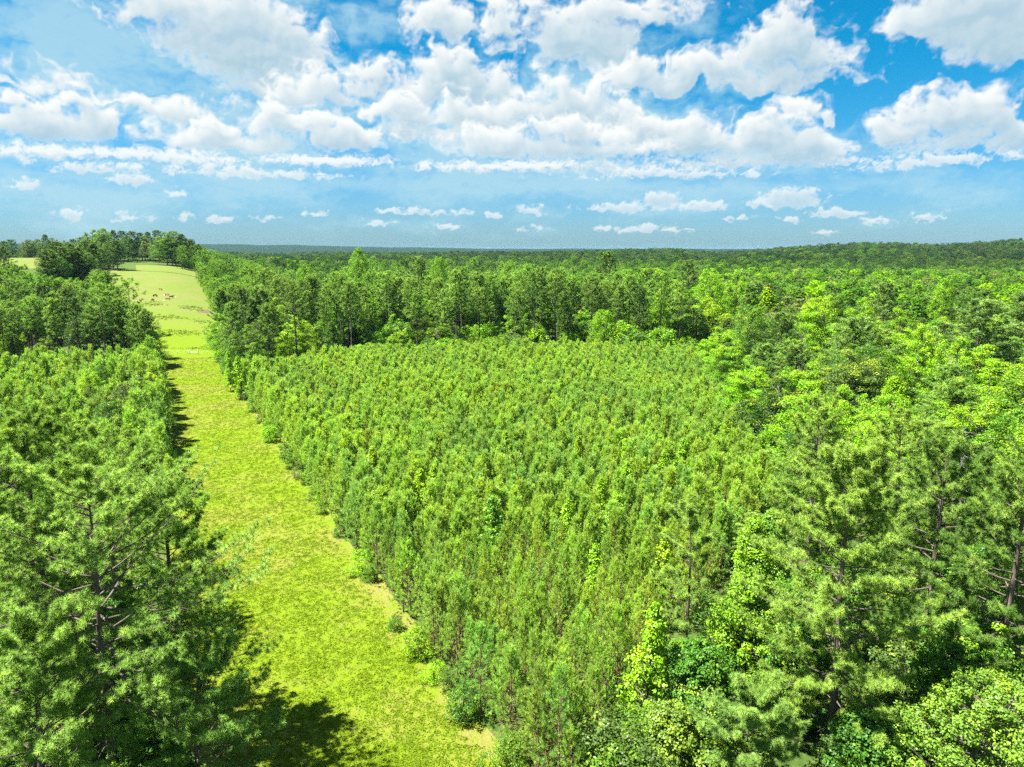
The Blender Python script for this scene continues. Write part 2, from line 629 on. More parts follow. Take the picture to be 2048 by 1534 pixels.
def row_pts(x0, x1, y0, y1, sp, jit, rng):
    """planting rows that run along the strip"""
    a = math.atan2(SD[0], SD[1])
    cx_, cy_ = (x0 + x1) / 2, (y0 + y1) / 2
    r_ = math.hypot(x1 - x0, y1 - y0) / 2
    q = grid_pts(-r_, r_, -r_, r_, sp, jit, rng)
    c_, s_ = math.cos(-a - .21), math.sin(-a - .21)
    x, y = q[:, 0] * c_ - q[:, 1] * s_ + cx_, q[:, 0] * s_ + q[:, 1] * c_ + cy_
    k = (x > x0) & (x < x1) & (y > y0) & (y < y1)
    return np.stack([x[k], y[k]], 1)


def in_frame(x, y, m=1.1, pad=6):
    return np.abs(x) < (y * CP + 20 * SP) * 1024 / F * m + pad


# right border of the plantation X(Y), back border Y(X)
RB_Y = [36, 43, 52, 62, 72, 83, 107, 135, 190, 260]
RB_X = [4.0, 7.0, 12.0, 19, 26, 33, 37, 41, 50, 56]
BK_X = [-90, -66, -56, -46, -20, 20, 60]
BK_Y = [140, 152, 172, 193, 197, 200, 194]


def rb(y):
    return np.interp(y, RB_Y, RB_X)


def bk(x):
    return np.interp(x, BK_X, BK_Y)


def young_col(x, y):
    c = np.array(pick(C_YOUNG, rng))
    k = math.sin(x * .11 + 2 + y * .03) * math.sin(y * .083 + x * .02) + .6 * rng.normal()
    if k > .35:
        c = c * [1.07, 1.03, .85]
    elif k < -.45:
        c = c * [.85, .89, 1.05]
    return tuple(float(q) for q in c)


# ------------------------------------------------------------------ young pine plantation
rng = np.random.default_rng(11)
P = row_pts(-110, 60, 34, 205, 1.62, .72, rng)
n_ = strip_n(P[:, 0], P[:, 1])
ok = (n_ > 1.4) & (P[:, 0] < rb(P[:, 1])) & (P[:, 1] < bk(P[:, 0])) & (P[:, 1] > 35)
P1 = P[ok]
P = row_pts(-190, -20, 84, 215, 2.15, .75, rng)
n_ = strip_n(P[:, 0], P[:, 1])
back2 = 172 + .12 * (P[:, 0] + 100)
ok = (n_ < -WID - 1.5) & (P[:, 1] < back2) & in_frame(P[:, 0], P[:, 1]) & (P[:, 1] > 86 + rng.uniform(-4, 4, len(P)))
P2 = P[ok]
allp = np.concatenate([P1, P2])
nn = strip_n(allp[:, 0], allp[:, 1])
dist = np.hypot(allp[:, 0], allp[:, 1] - 0) + np.where(allp[:, 0] < strip_n(0, 0) * 0 - 900, 0, 0)
isP2 = np.arange(len(allp)) >= len(P1)
order = np.argsort(dist)
GUMS = [(990, 66, 7.4), (1295, 43, 8.2), (845, 78, 6.5), (870, 80, 6.2), (700, 103, 7), (610, 118, 7), (765, 133, 6.5), (1370, 88, 7.2), (1250, 92, 6.2),
        (1228, 70, 6.4), (1138, 68, 6.3), (1045, 140, 6.6), (1190, 58, 6), (1130, 190, 8), (905, 185, 8), (750, 88, 6.3), (560, 132, 7), (1000, 90, 6),
        (930, 120, 6.4), (1290, 130, 6.5), (655, 150, 7), (1215, 165, 7), (1455, 100, 7), (1330, 60, 6.5), (815, 160, 7), (480, 150, 8.5), (510, 147, 8), (460, 158, 8.5)]
rg = np.random.default_rng(3)
while len(GUMS) < 56:
    yq = rg.uniform(58, 180)
    uq = rg.uniform(560, 1480)
    xq = at(uq, yq, 3)
    if strip_n(xq, yq) > 4 and xq < rb(yq) - 3 and yq < bk(xq) - 4:
        GUMS.append((uq, yq, rg.uniform(5.6, 6.9)))
gpos = np.array([(at(u, y, 3), y) for u, y, h in GUMS])
keep = np.min(np.hypot(allp[:, None, 0] - gpos[None, :, 0], allp[:, None, 1] - gpos[None, :, 1]), 1) > 1.3
ind = [i for i in order if keep[i]][:300]
ind_set = set(ind)
YG = 'young pines of the plantation'
for i in ind:
    x, y = allp[i]
    near = y < 66
    edge = (nn[i] < 5 and not isP2[i])
    if near:
        pr = young_hi[rng.integers(4)]
        s = rng.uniform(.72, 1.05) * (1.1 if edge else .9)
    else:
        pr = young[rng.integers(6)]
        s = rng.uniform(.85, 1.12) * (1.2 if edge else rng.uniform(.9, 1.4) if isP2[i] else 1.0)
    if isP2[i]:
        lab = 'young pine in the dense thicket across the grass strip from the main plantation'
    elif nn[i] < 3.6:
        lab = 'young pine with low boughs at the edge of the grass strip'
    elif nn[i] < 9:
        lab = 'young pine one or two rows in from the grass strip edge'
    elif rb(y) - x < 5:
        lab = 'young pine along the plantation side that meets the tall mixed trees'
    elif y < 52:
        lab = 'large young pine in the very nearest rows of the plantation'
    elif y < 62:
        lab = 'young pine in the second belt of plantation rows, behind the largest ones'
    else:
        lab = 'small spiky young pine amid the plantation rows'
    plant(pr, 'young_pine', lab, 'young pine', (x, y), rng.uniform(0, 6.28), (s * (.9 if near else 1), s * (.9 if near else 1), s * rng.uniform(.88, 1.14)), young_col(x, y), YG)
rest = np.array([i for i in range(len(allp)) if keep[i] and i not in ind_set])


# ------------------------------------------------------------------ stuff: one object, copies inside it
def scatter_stuff(name, label, cat, pts, protos_me, rot, scl, col, idx):
    me = bpy.data.meshes.new(name)
    n = len(pts)
    me.vertices.add(n)
    me.vertices.foreach_set('co', np.ascontiguousarray(pts, np.float32).ravel())
    a = me.attributes.new('rz', 'FLOAT', 'POINT'); a.data.foreach_set('value', np.asarray(rot, np.float32))
    a = me.attributes.new('scl', 'FLOAT_VECTOR', 'POINT'); a.data.foreach_set('vector', np.ascontiguousarray(scl, np.float32).ravel())
    a = me.attributes.new('tcol', 'FLOAT_COLOR', 'POINT'); a.data.foreach_set('color', np.ascontiguousarray(np.concatenate([col, np.ones((n, 1))], 1), np.float32).ravel())
    a = me.attributes.new('idx', 'INT', 'POINT'); a.data.foreach_set('value', np.asarray(idx, np.int32))
    o = link(name, me)
    tag(o, label, cat, kind='stuff')
    ng = bpy.data.node_groups.new(name, 'GeometryNodeTree')
    ng.interface.new_socket('Geometry', in_out='INPUT', socket_type='NodeSocketGeometry')
    ng.interface.new_socket('Geometry', in_out='OUTPUT', socket_type='NodeSocketGeometry')
    gi, go = ng.nodes.new('NodeGroupInput'), ng.nodes.new('NodeGroupOutput')
    join = ng.nodes.new('GeometryNodeJoinGeometry')
    for k, m in reversed(list(enumerate(protos_me))):
        po = bpy.data.objects.new('%s_form' % name, m)
        oi = ng.nodes.new('GeometryNodeObjectInfo')
        oi.inputs['Object'].default_value = po
        g2i = ng.nodes.new('GeometryNodeGeometryToInstance')
        ng.links.new(oi.outputs['Geometry'], g2i.inputs[0])
        ng.links.new(g2i.outputs[0], join.inputs[0])

    def named(nm, ty):
        q = ng.nodes.new('GeometryNodeInputNamedAttribute')
        q.data_type = ty
        q.inputs['Name'].default_value = nm
        return q.outputs['Attribute']
    iop = ng.nodes.new('GeometryNodeInstanceOnPoints')
    m2p = ng.nodes.new('GeometryNodeMeshToPoints')
    ng.links.new(gi.outputs[0], m2p.inputs[0])
    ng.links.new(m2p.outputs[0], iop.inputs['Points'])
    ng.links.new(join.outputs[0], iop.inputs['Instance'])
    iop.inputs['Pick Instance'].default_value = True
    ng.links.new(named('idx', 'INT'), iop.inputs['Instance Index'])
    cx = ng.nodes.new('ShaderNodeCombineXYZ')
    ng.links.new(named('rz', 'FLOAT'), cx.inputs[2])
    ng.links.new(cx.outputs[0], iop.inputs['Rotation'])
    ng.links.new(named('scl', 'FLOAT_VECTOR'), iop.inputs['Scale'])
    ng.links.new(iop.outputs[0], go.inputs[0])
    md = o.modifiers.new('scatter', 'NODES')
    md.node_group = ng
    return o


def join_tree(pr, mat_crown, name):
    """trunk and crown of a prototype as one mesh for the stuff copies"""
    out = None
    Vs, Fs3, Fs4, Ts, mi, off = [], [], [], [], [], 0
    idx3, idx4 = [], []
    for k, me in enumerate(pr):
        nv = len(me.vertices)
        co = np.empty(nv * 3, np.float32); me.vertices.foreach_get('co', co)
        ls = np.empty(len(me.loops), np.int32); me.loops.foreach_get('vertex_index', ls)
        lt = np.empty(len(me.polygons), np.int32); me.polygons.foreach_get('loop_total', lt)
        t = np.empty(nv, np.float32); me.attributes['tint'].data.foreach_get('value', t)
        st = np.concatenate([[0], np.cumsum(lt)[:-1]])
        for kk, Fl, il in ((3, Fs3, idx3), (4, Fs4, idx4)):
            s_ = st[lt == kk]
            if len(s_):
                Fl.append(ls[s_[:, None] + np.arange(kk)] + off)
                il.append(np.full(len(s_), k))
        Vs.append(co.reshape(-1, 3)); Ts.append(t); off += nv
    Fs, mi = [], []
    for Fl, il in ((Fs3, idx3), (Fs4, idx4)):
        if Fl:
            Fs.append(np.concatenate(Fl)); mi.append(np.concatenate(il))
    me = mk_mesh(name, np.concatenate(Vs), Fs, [pr[0].materials[0], mat_crown], {'tint': np.concatenate(Ts)})
    me.polygons.foreach_set('material_index', np.concatenate(mi).astype(np.int32))
    return me


yp_me = [join_tree(p, M_YPINE_I, 'plantation_pine') for p in young]
pts = allp[rest]
z = ground_z(pts[:, 0], pts[:, 1])
n = len(pts)
cols = np.array([young_col(*q) for q in pts])
s = rng.choice([.72, .9, 1.0, 1.08, 1.2], n, p=[.06, .27, .36, .25, .06]) * rng.uniform(.93, 1.07, n) * np.where((np.abs(nn[rest]) < 6) | (isP2[rest] & (nn[rest] > -WID - 6)), 1.2, 1.0)
s *= np.where(isP2[rest], rng.uniform(.9, 1.4, n), 1)
scatter_stuff('plantation_foliage', 'close ranks of grey green young pines filling the plantation', 'young pines',
              np.c_[pts, z - .05], yp_me, rng.uniform(0, 6.28, n), np.c_[s, s, s * rng.uniform(.92, 1.15, n)], cols, rng.integers(0, 6, n))
print('plantation', n, time.time() - T0)

for k, (u, y, h) in enumerate(GUMS):
    x = at(u, y, 3)
    s = h / 7.0
    lab = {0: 'tall leafy sweetgum with yellow shoots standing above the pines in the plantation middle',
           1: 'narrow bright sweetgum spire beside the thin bare trunked pine'}.get(k, 'bright green sweetgum sapling poking out between the plantation pines')
    s *= 1.1
    plant(gum[k % 3], 'sweetgum_tree', lab, 'sweetgum', (x, y), k * 1.7, (s * 1.15 * (.9 if h > 8 else 1), s * (.9 if h > 8 else 1), s), pick([(.24, .42, .006), (.2, .4, .008)] if k else [(.12, .30, .02)], rng),
          'sweetgum saplings in the plantation')

# ------------------------------------------------------------------ forests
low_b = [gen_broad(400 + i, 18, rd, shp, 80, 26, .62, 1.25, sub=False) for i, (rd, shp) in enumerate([(4.8, 'round'), (5.4, 'round'), (4.4, 'column'), (4.0, 'cone')])]
low_p = [gen_pine(420 + i, 20, .35, rd, 32, 4, 2, 14, .75, .16, p_plate, .2, limb_sides=3, sub=False, dead=0) for i, rd in enumerate([3.2, 2.8, 3.6])]
low_me = [join_tree(p, M_FOREST_I, 'forest_tree') for p in low_b + low_p]
NB = len(low_b)

# mid-distance forest trees: positions
rng = np.random.default_rng(23)
cand = grid_pts(-420, 480, 60, 620, 5.6, .38, rng)
x, y = cand[:, 0], cand[:, 1]
nn2 = strip_n(x, y)
s2 = strip_s(x, y)
past_l = [gpx(u, v)[:2] for u, v in [(300, 712), (300, 690), (285, 640), (268, 590), (245, 545), (205, 535), (180, 530)]]
past_r = [gpx(u, v)[:2] for u, v in [(412, 712), (412, 690), (412, 640), (398, 600), (382, 570), (395, 545), (430, 538)]]
pl_y = [p[1] for p in past_l]; pl_x = [p[0] for p in past_l]
pr_y = [p[1] for p in past_r]; pr_x = [p[0] for p in past_r]
pastY0, pastY1 = 205, max(pl_y[4], pr_y[4]) + 6


def in_pasture(x, y, m=0.0):
    yl = np.interp(y, pl_y, pl_x) - m
    yr = np.interp(y, pr_y, pr_x) + m
    a = (y > pastY0) & (x > yl) & (x < yr) & (y < pastY1)
    # crest meadow and the far field top left
    b = (y > pastY1 - 12) & (y < pastY1 + 45) & (x > -.505 * y - m) & (x < -.43 * y + m)
    c = (y > 470) & (y < 590) & (x < -.655 * y + m) & (x > -.80 * y - m)
    return a | b | c


in_strip = (nn2 > -WID - 2.5) & (nn2 < 2.5) & (y < 260)
BIG = [
    (1345, 212, 21, 7.6, 'l', 0, 'large bright broadleaf tree with a billowing crown at the back corner of the plantation'),
    (1283, 219, 19, 5.6, 'r', 2, 'mid green rounded tree between the tall pines and the large bright corner tree'),
    (1418, 224, 24, 6.8, 'r', 0, 'tall lime green rounded crown just behind the large bright corner tree'),
    (1470, 236, 24, 6.0, 'l', 0, 'lime green crown standing highest behind the plantation back corner'),
    (1392, 204, 14, 5.0, 'r', 3, 'shaded green tree low at the back corner beside the last young pines'),
    (1648, 166, 19, 7.6, 'l', 0, 'broad yellow green tree with several pointed heads in mid wood'),
    (1722, 173, 18.5, 6.6, 'l', 1, 'bright many headed tree next to the broad yellow green one'),
    (1792, 150, 18, 6.6, 'l', 0, 'bright rounded tree in front of the wide grey green pine domes'),
    (1832, 118, 17.5, 5.6, 'l', 0, 'bright pyramid shaped tree with a sharp central tip'),
    (1908, 112, 16.5, 5.4, 'l', 1, 'second bright pyramid shaped tree, stepping down towards the picture edge'),
    (1972, 100, 15.0, 5.8, 'l', 0, 'lush yellow green tree above the grey dead snag'),
    (2045, 96, 15.5, 5.8, 'l', 2, 'deep green leafy tree at the picture edge behind the grey dead snag'),
    (1684, 97, 12.0, 5.0, 'l', 0, 'low bright leafy tree behind the pine with the cushion top'),
    (1775, 93, 11.5, 4.8, 'r', 1, 'low bright leafy tree behind the broad pine crown'),
    (1962, 78, 13.5, 5.4, 'l', 1, 'bright broadleaf crown just below the grey dead snag'),
    (2042, 74, 13.5, 5.4, 'r', 2, 'deep green rounded crown at the picture edge, in front of the dead snag'),
    (1878, 84, 12.5, 4.8, 'l', 0, 'yellow green crown between the broad pine and the dead snag'),
    (1955, 142, 19, 8.6, 'p', 4, 'wide grey green pine dome, the largest of its kind in the wood'),
    (2050, 152, 20, 8.0, 'p', 4, 'grey green pine dome cut by the picture edge'),
    (1702, 128, 17, 6.4, 'p', 4, 'feathery grey green pine standing between bright broadleaf trees'),
    (1590, 121, 13.5, 5.2, 'p', 5, 'dark pine at the plantation side, partly over the young pines'),
    (1560, 152, 16, 6.0, 'p', 5, 'dark pine behind the plantation side trees'),
    (1765, 192, 20, 7.0, 'p', 4, 'grey green pine crown beyond the many headed bright trees'),
    (1880, 216, 22, 4.2, 'c', 0, 'narrow bright green column of a tree beyond the pine domes'),
    (1500, 170, 17, 6.0, 'r', 2, 'rounded green tree at the plantation side near its back corner'),
    (718, 300, 33, 5.6, 'c', 1, 'pale green emergent tree rising to the horizon left of centre'.replace(' left of centre', ' above the pine wood')),
    (838, 256, 29, 3.6, 't', 4, 'lone taller pine with a bare upper trunk above its neighbours'),
    (880, 285, 30, 5.0, 'r', 1, 'light green crown showing above the pine wood'),
    (1210, 300, 31, 7.0, 'p', 5, 'dark domed pine standing out against the far valley'),
    (1375, 322, 29, 7.0, 'p', 5, 'second dark domed pine, behind the bright corner trees'),
    (610, 290, 26, 5.2, 'r', 1, 'light green crown in the pine wood near the pasture'),
]
big_xy = np.array([(at(b[0], b[1], b[2] * .6), b[1]) for b in BIG])
big_r = np.array([b[3] for b in BIG])
right = (x > rb(y) + 2.0) & (y > 62) & (nn2 > 0)
mid = (y > bk(x) + 5) & (nn2 > 2.5) & (x <= rb(y) + 2.0)
left = (nn2 < -WID - 2.5) & (y > 178 + .12 * (x + 100)) & (y < 252 + 6 * np.sin(x * .2))
thin = rng.random(len(x)) < np.where(mid & (y < 260), .72, np.where(left, .85, np.where(right & (y < 240), .46, .8)))
ok = thin & (right | mid | left) & ~in_strip & ~in_pasture(x, y, 4.5) & in_frame(x, y, 1.08, 8)
ok &= np.min(np.hypot(x[:, None] - big_xy[None, :, 0], y[:, None] - big_xy[None, :, 1]) - big_r[None, :] * .85, 1) > 0
cand = cand[ok]
zone = np.where(right[ok], 0, np.where(mid[ok], 1, 2))
x, y = cand[:, 0], cand[:, 1]
d = np.hypot(x, y)
order = np.argsort(d)
cnt = {'pine': 0, 'broad': 0}
stuff_rows = []
TP, BR = 'tall pines of the mature wood', 'broadleaf trees of the mixed wood'
for i in order:
    xx, yy, zn = x[i], y[i], zone[i]
    rr = rng.random()
    patch = .5 + .5 * math.sin(xx * .045 + 1) * math.sin(yy * .04 + .5)
    if zn == 0:
        p_pine = .12 + .36 * patch * (yy < 230) + .13 * (yy >= 230)
    elif zn == 1:
        p_pine = .66 if yy < 250 else .5
    else:
        p_pine = .88 if yy < 260 else .5
    is_p = rr < p_pine
    k = 'pine' if is_p else 'broad'
    far = d[i] > 330
    if is_p:
        col = pick(C_PINE if rng.random() < .8 else C_PDARK, rng)
    else:
        q = rng.random() * (.75 if zn == 1 and yy < 260 else 1)
        if zn == 0:
            col = pick(C_LIME if q < (.5 if yy < 190 else .28) else C_MID if q < .85 else C_DARK if q < .96 else C_TAN, rng)
        else:
            col = pick(C_LIME if q < .35 else C_MID if q < .7 else C_DARK if q < .95 else C_TAN, rng)
    if zn == 0:
        hgt = (rng.uniform(7.5, 12.5) if rng.random() < .62 else rng.uniform(13, 17.5)) if yy < 200 else rng.uniform(10, 16) if rng.random() < .5 else rng.uniform(16, 22)
        edge_d = xx - rb(yy)
        if edge_d < 9:
            hgt *= .62 + .04 * edge_d
    elif zn == 1:
        hgt = rng.uniform(18.5, 25.5) if is_p else rng.uniform(12, 18)
        if yy > 250:
            hgt *= .95 - .15 * min((yy - 250) / 100, 1) + (.35 if rng.random() < .03 else 0)
            if xx / yy < -.24:
                hgt *= .75
        if not is_p and yy < bk(xx) + 26:
            hgt = rng.uniform(8, 15)
    else:
        hgt = rng.uniform(16.5, 22) if is_p else rng.uniform(9, 15)
    if cnt[k] < (255 if is_p else 175) and not far:
        cnt[k] += 1
        fr = {0: 'right', 1: 'mid', 2: 'left'}[zn]
        if is_p:
            ns_ = strip_n(xx, yy)
            use_full = (zn == 0 and yy < 200) or (zn == 1 and ns_ < 13) or (zn == 2 and ns_ > -WID - 13)
            pr = full[rng.integers(4)] if use_full else tall[rng.integers(6)]
            s = hgt * (.8 if use_full and zn else .92 if use_full else 1) / (17 if use_full else 24)
            if zn == 0:
                lab = 'dark green pine with a full rounded crown among bright broadleaf trees'
            elif zn == 1:
                lab = ('tall bare trunked pine in the front row behind the plantation' if yy < bk(xx) + 18 else 'tall pine deeper in the wood behind the plantation')
            else:
                lab = 'tall bare trunked pine in the stand across the strip from the plantation'
            plant(pr, 'tall_pine', lab, 'pine tree', (xx, yy), rng.uniform(0, 6.28), (s * rng.uniform(.95, 1.25) * (1.3 if zn == 0 else 1), s * rng.uniform(.95, 1.25) * (1.3 if zn == 0 else 1), s), col, TP)
        else:
            bright = col[1] > .25
            pr = broad[(1, 3, 6, 4, 1, 3, 6, 2)[rng.integers(8)] if bright and rng.random() < .8 else rng.integers(7)]
            s = hgt / 18
            if zn == 0:
                lab = ('bright lime green broadleaf tree in the mixed wood beside the plantation' if bright else 'deeper green broadleaf tree in the mixed wood beside the plantation')
                if yy > 200:
                    lab = ('bright lime green broadleaf tree far back in the mixed wood' if bright else 'deeper green broadleaf tree far back in the mixed wood')
            elif zn == 1:
                lab = 'small leafy tree growing beneath the tall pines behind the plantation' if hgt < 12.5 else 'broadleaf tree mixed into the pine wood behind the plantation'
            else:
                lab = 'broadleaf tree mixed into the pine stand across the grass strip'
            w_ = s * rng.uniform(.98, 1.25) * (1.25 if hgt < 12.5 else 1.4 if zn == 0 and yy < 240 else 1.15) * (1.25 if zn == 0 and hgt < 12.5 else 1)
            plant(pr, 'broadleaf_tree', lab, 'broadleaf tree', (xx, yy), rng.uniform(0, 6.28), (w_, w_, s), col, BR)
    else:
        stuff_rows.append((xx, yy, hgt, is_p, col))
BC = [(.18, .38, .006), (.15, .33, .008), (.10, .24, .012), (.05, .14, .012), (.15, .265, .065), (.09, .18, .035)]
BK = {'l': [broad[1], broad[3], broad[6]], 'r': [broad[0], broad[5]], 'c': [broad[2]], 'p': [full[0], full[2], full[3]], 't': [tall[1]]}
BRAD = {'l': 5.7, 'r': 5.3, 'c': 4.4, 'p': 3.9, 't': 2.6}
for q, (u, yy, h, hw, k, ci, lab) in enumerate(BIG):
    pr = BK[k][q % len(BK[k])]
    h0 = {'p': 17, 't': 24}.get(k, 18)
    w_ = hw / BRAD[k]
    pine = k in 'pt'
    plant(pr, 'tall_pine' if pine else 'broadleaf_tree', lab, 'pine tree' if pine else 'broadleaf tree', big_xy[q], q * 1.3, (w_, w_, h / h0 * (1.12 if yy < 240 else 1)), BC[ci])
print('individuals', cnt, 'rest', len(stuff_rows), time.time() - T0)

# far woods: the spacing grows with distance
rows = stuff_rows


def far_scatter(r0, r1, sp, hscale, rng):
    out = []
    a_max = .74
    rad = r0
    while rad < r1:
        na = int(2 * a_max * rad / sp)
        a = np.linspace(-a_max, a_max, na) + rng.uniform(-.45, .45, na) * sp / rad
        rr = rad + rng.uniform(-.45, .45, na) * sp
        out.append(np.c_[np.sin(a) * rr, np.cos(a) * rr])
        rad += sp
    return np.concatenate(out)


def far_rows(P, hs):
    x, y = P[:, 0], P[:, 1]
    okk = ~in_pasture(x, y, 3) & ~((x / y < -.34) & (np.hypot(x, y) < 1000))
    out = []
    for xx, yy in P[okk]:
        patch = math.sin(xx * .011 + 2) * math.sin(yy * .008 + 1) + .5 * math.sin(xx * .03 + yy * .023)
        is_p = rng.random() < .45 + .3 * patch
        if is_p:
            col = pick(C_PINE if rng.random() < .5 else C_PDARK, rng)
        else:
            q = rng.random() + .15 * patch
            col = pick(C_LIME if q < .15 else C_MID if q < .62 else C_DARK if q < .95 else C_TAN, rng)
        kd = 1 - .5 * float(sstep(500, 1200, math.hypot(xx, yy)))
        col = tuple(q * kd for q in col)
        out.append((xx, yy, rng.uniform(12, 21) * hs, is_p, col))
    return out


pa = far_scatter(560, 1000, 8.5, 1, rng)
pa = pa[~((pa[:, 1] < 622) & (np.abs(pa[:, 0]) < 480))]
rows = rows + far_rows(pa, 1.0)
pb = far_scatter(1000, 2500, 17.0, 1, rng)
rows = rows + far_rows(pb, 1.05)
A = np.array([(r[0], r[1]) for r in rows])
hg = np.array([r[2] for r in rows]); isp = np.array([r[3] for r in rows]); cl = np.array([r[4] for r in rows])
dd = np.hypot(A[:, 0], A[:, 1])
wide = np.where(dd > 1000, 2.1, np.where(dd > 600, 1.35, 1.3))
idx = np.where(isp, NB + rng.integers(0, len(low_p), len(A)), rng.integers(0, NB, len(A)))
base_h = np.where(isp, 20.0, 18.0)
sz = hg / base_h
zz = ground_z(A[:, 0], A[:, 1]) - .1
for nm, lab, msk in (('mixed_woods', 'continuous green canopy of the mixed woods behind the nearer trees', dd < 620),
                     ('valley_forest', 'green canopy of the forest filling the valley beyond the woods', (dd >= 620) & (dd < 1250)),
                     ('ridge_forest', 'dark forest covering the long low ridge on the horizon', dd >= 1250)):
    k = np.nonzero(msk)[0]
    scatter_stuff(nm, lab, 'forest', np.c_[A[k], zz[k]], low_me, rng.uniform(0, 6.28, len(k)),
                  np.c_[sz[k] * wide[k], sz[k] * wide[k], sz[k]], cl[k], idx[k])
print('forest', len(A), time.time() - T0)

# trees round the upper pasture and on its crest
rng = np.random.default_rng(31)
CREST = [(15, 700, 27, 'p'), (60, 640, 19, 'b'), (80, 660, 22, 'b'), (110, 640, 20, 'b'), (135, 660, 18, 'b'), (160, 620, 16, 'b'), (28, 660, 22, 'p'),
         (192, 560, 24, 'b'), (212, 545, 25, 'g'), (232, 560, 23, 'p'), (250, 575, 22, 'p'), (268, 575, 22, 'p'), (285, 580, 21, 'p'), (300, 590, 22, 'p'), (318, 590, 23, 'p'),
         (335, 520, 24, 'b'), (352, 520, 25, 'b'), (368, 522, 23, 'p'), (384, 520, 20, 'p'), (398, 500, 18, 'p'), (345, 530, 20, 'p'), (205, 570, 22, 'b'),
         (105, 330, 20, 'd'), (130, 345, 20, 'd'), (160, 350, 20, 'd'), (150, 380, 19, 'd'), (175, 420, 18, 'd'), (180, 470, 20, 'b'), (120, 390, 19, 'd')]
rc = np.random.default_rng(5)
for u in range(190, 402, 9):
    CREST.append((u + rc.uniform(-4, 4), rc.uniform(545, 610), rc.uniform(12, 20), 'pbbp'[rc.integers(4)]))
for u in range(56, 200, 10):
    CREST.append((u + rc.uniform(-4, 4), rc.uniform(600, 660), rc.uniform(13, 20), 'bbp'[rc.integers(3)]))
for u in range(98, 215, 10):
    CREST.append((u + rc.uniform(-4, 4), rc.uniform(280, 430), rc.uniform(14, 19), 'db'[int(rc.random() < .25)]))
for u in range(182, 240, 9):
    CREST.append((u, rc.uniform(440, 505), rc.uniform(13, 18), 'db'[rc.integers(2)]))
for u in range(-50, 12, 12):
    CREST.append((u, rc.uniform(290, 420), rc.uniform(13, 17), 'db'[rc.integers(2)]))
for k, (u, yy, h, t) in enumerate(CREST):
    zc = float(ground_z(at(u, yy), yy))
    xx = at(u, yy, zc)
    if t == 'p':
        plant(full[k % 4], 'tall_pine', 'dark pine at the edge of the hilltop pasture on the skyline', 'pine tree', (xx, yy), k, (h / 17 * 1.5, h / 17 * 1.5, h / 17), pick(C_PDARK, rng), 'trees on the pasture crest')
    elif t == 'd':
        plant(full[k % 4], 'tall_pine', 'big dark pine with a dense crown between the two pastures', 'pine tree', (xx, yy), k, (h / 17 * 1.55, h / 17 * 1.55, h / 17), pick(C_PDARK, rng), 'dark pines between the pastures')
    else:
        plant(broad[k % 2 if t == 'b' else 2], 'broadleaf_tree',
              'pale green tree towering over the hilltop pines on the skyline' if t == 'g' else 'round crowned broadleaf tree on the skyline by the hilltop pasture',
              'broadleaf tree', (xx, yy), k, (h / 18 * 1.35, h / 18 * 1.35, h / 18), pick(C_MID if t == 'b' else [(.14, .28, .03)], rng), 'trees on the pasture crest')

# ------------------------------------------------------------------ trees of the near corners, each placed by hand
def lop(a_c, amt, sharp=1.0):
    return lambda az, f: 1 + amt * math.exp(-(math.atan2(math.sin(az - a_c), math.cos(az - a_c)) / sharp) ** 2) * (1 - f) ** .5


def hero_pine(seed, u, Y, h, rad, base_f, label, color, zmid=None, prof=p_old, n_limb=68, twigs=15, per=3, nb=66, wide=None, L=.28, w=.023, dead=7, r0=.3, name='tall_pine'):
    pr = gen_pine(seed, h, base_f, rad, n_limb, twigs, per, nb, L, w, prof, r0, limb_sides=5, sub=True, dead=dead, wide=wide, amp=.3, spread=(0, 2.15))
    x = at(u, Y, h * .6 if zmid is None else zmid)
    return plant(pr, name, label, 'pine tree', (x, Y), 0, 1, color)


def hero_broad(seed, u, Y, h, rad, shape, label, color, n_cl=220, n_leaf=120, leaf=.17, cl_r=.6, base_f=.12, name='broadleaf_tree', cat='broadleaf tree'):
    pr = gen_broad(seed, h, rad, shape, n_cl, n_leaf, leaf, cl_r, base_f=base_f, r0=.13)
    x = at(u, Y, h * .6)
    return plant(pr, name, label, cat, (x, Y), seed * .7, 1, color)


CP1 = (.20, .35, .052)
hero_pine(501, 196, 34, 20.5, 7.2, .40, 'big spreading pine with exposed dark trunk and long boughs over the grass strip', CP1, zmid=13, wide=lop(.2, .35), n_limb=71, twigs=17, r0=.3)
hero_pine(502, 340, 41.5, 17.0, 4.2, .35, 'pine just behind the big spreading pine, its boughs overlapping the grass strip', (0.174, 0.319, 0.036), zmid=14, n_limb=57)
hero_pine(503, 72, 43, 21.5, 4.6, .45, 'pine with forked bare lower limbs between the big spreading pine and picture edge', (0.159, 0.292, 0.036), zmid=15)
hero_pine(504, -10, 38, 22.0, 4.4, .4, 'pine cut off by the picture edge above the dark undergrowth', (0.174, 0.305, 0.036), zmid=18, n_limb=55)
hero_pine(505, 60, 29, 14.5, 4.6, .3, 'low foreground pine with bright needle tufts under the big spreading pine', CP1, zmid=11, n_limb=50)
hero_pine(506, 110, 62, 18.5, 4.4, .35, 'mid sized pine behind the near pines, next to the young thicket', (0.159, 0.292, 0.031), zmid=14, n_limb=50, nb=36, w=.03)
hero_pine(507, 205, 54, 18.0, 4.3, .35, 'pine rising behind the exposed dark trunk of the big spreading pine', (0.174, 0.311, 0.036), zmid=14, n_limb=52, nb=36)
hero_pine(508, 15, 58, 20.0, 4.4, .35, 'second tall pine by the picture edge, farther back', (0.145, 0.266, 0.031), zmid=15, n_limb=50, nb=36, w=.03)
hero_pine(510, 255, 64, 15.0, 3.2, .2, 'slender pine at the strip edge ahead of the young thicket', (0.159, 0.278, 0.031), zmid=11, n_limb=46, nb=36, w=.03)

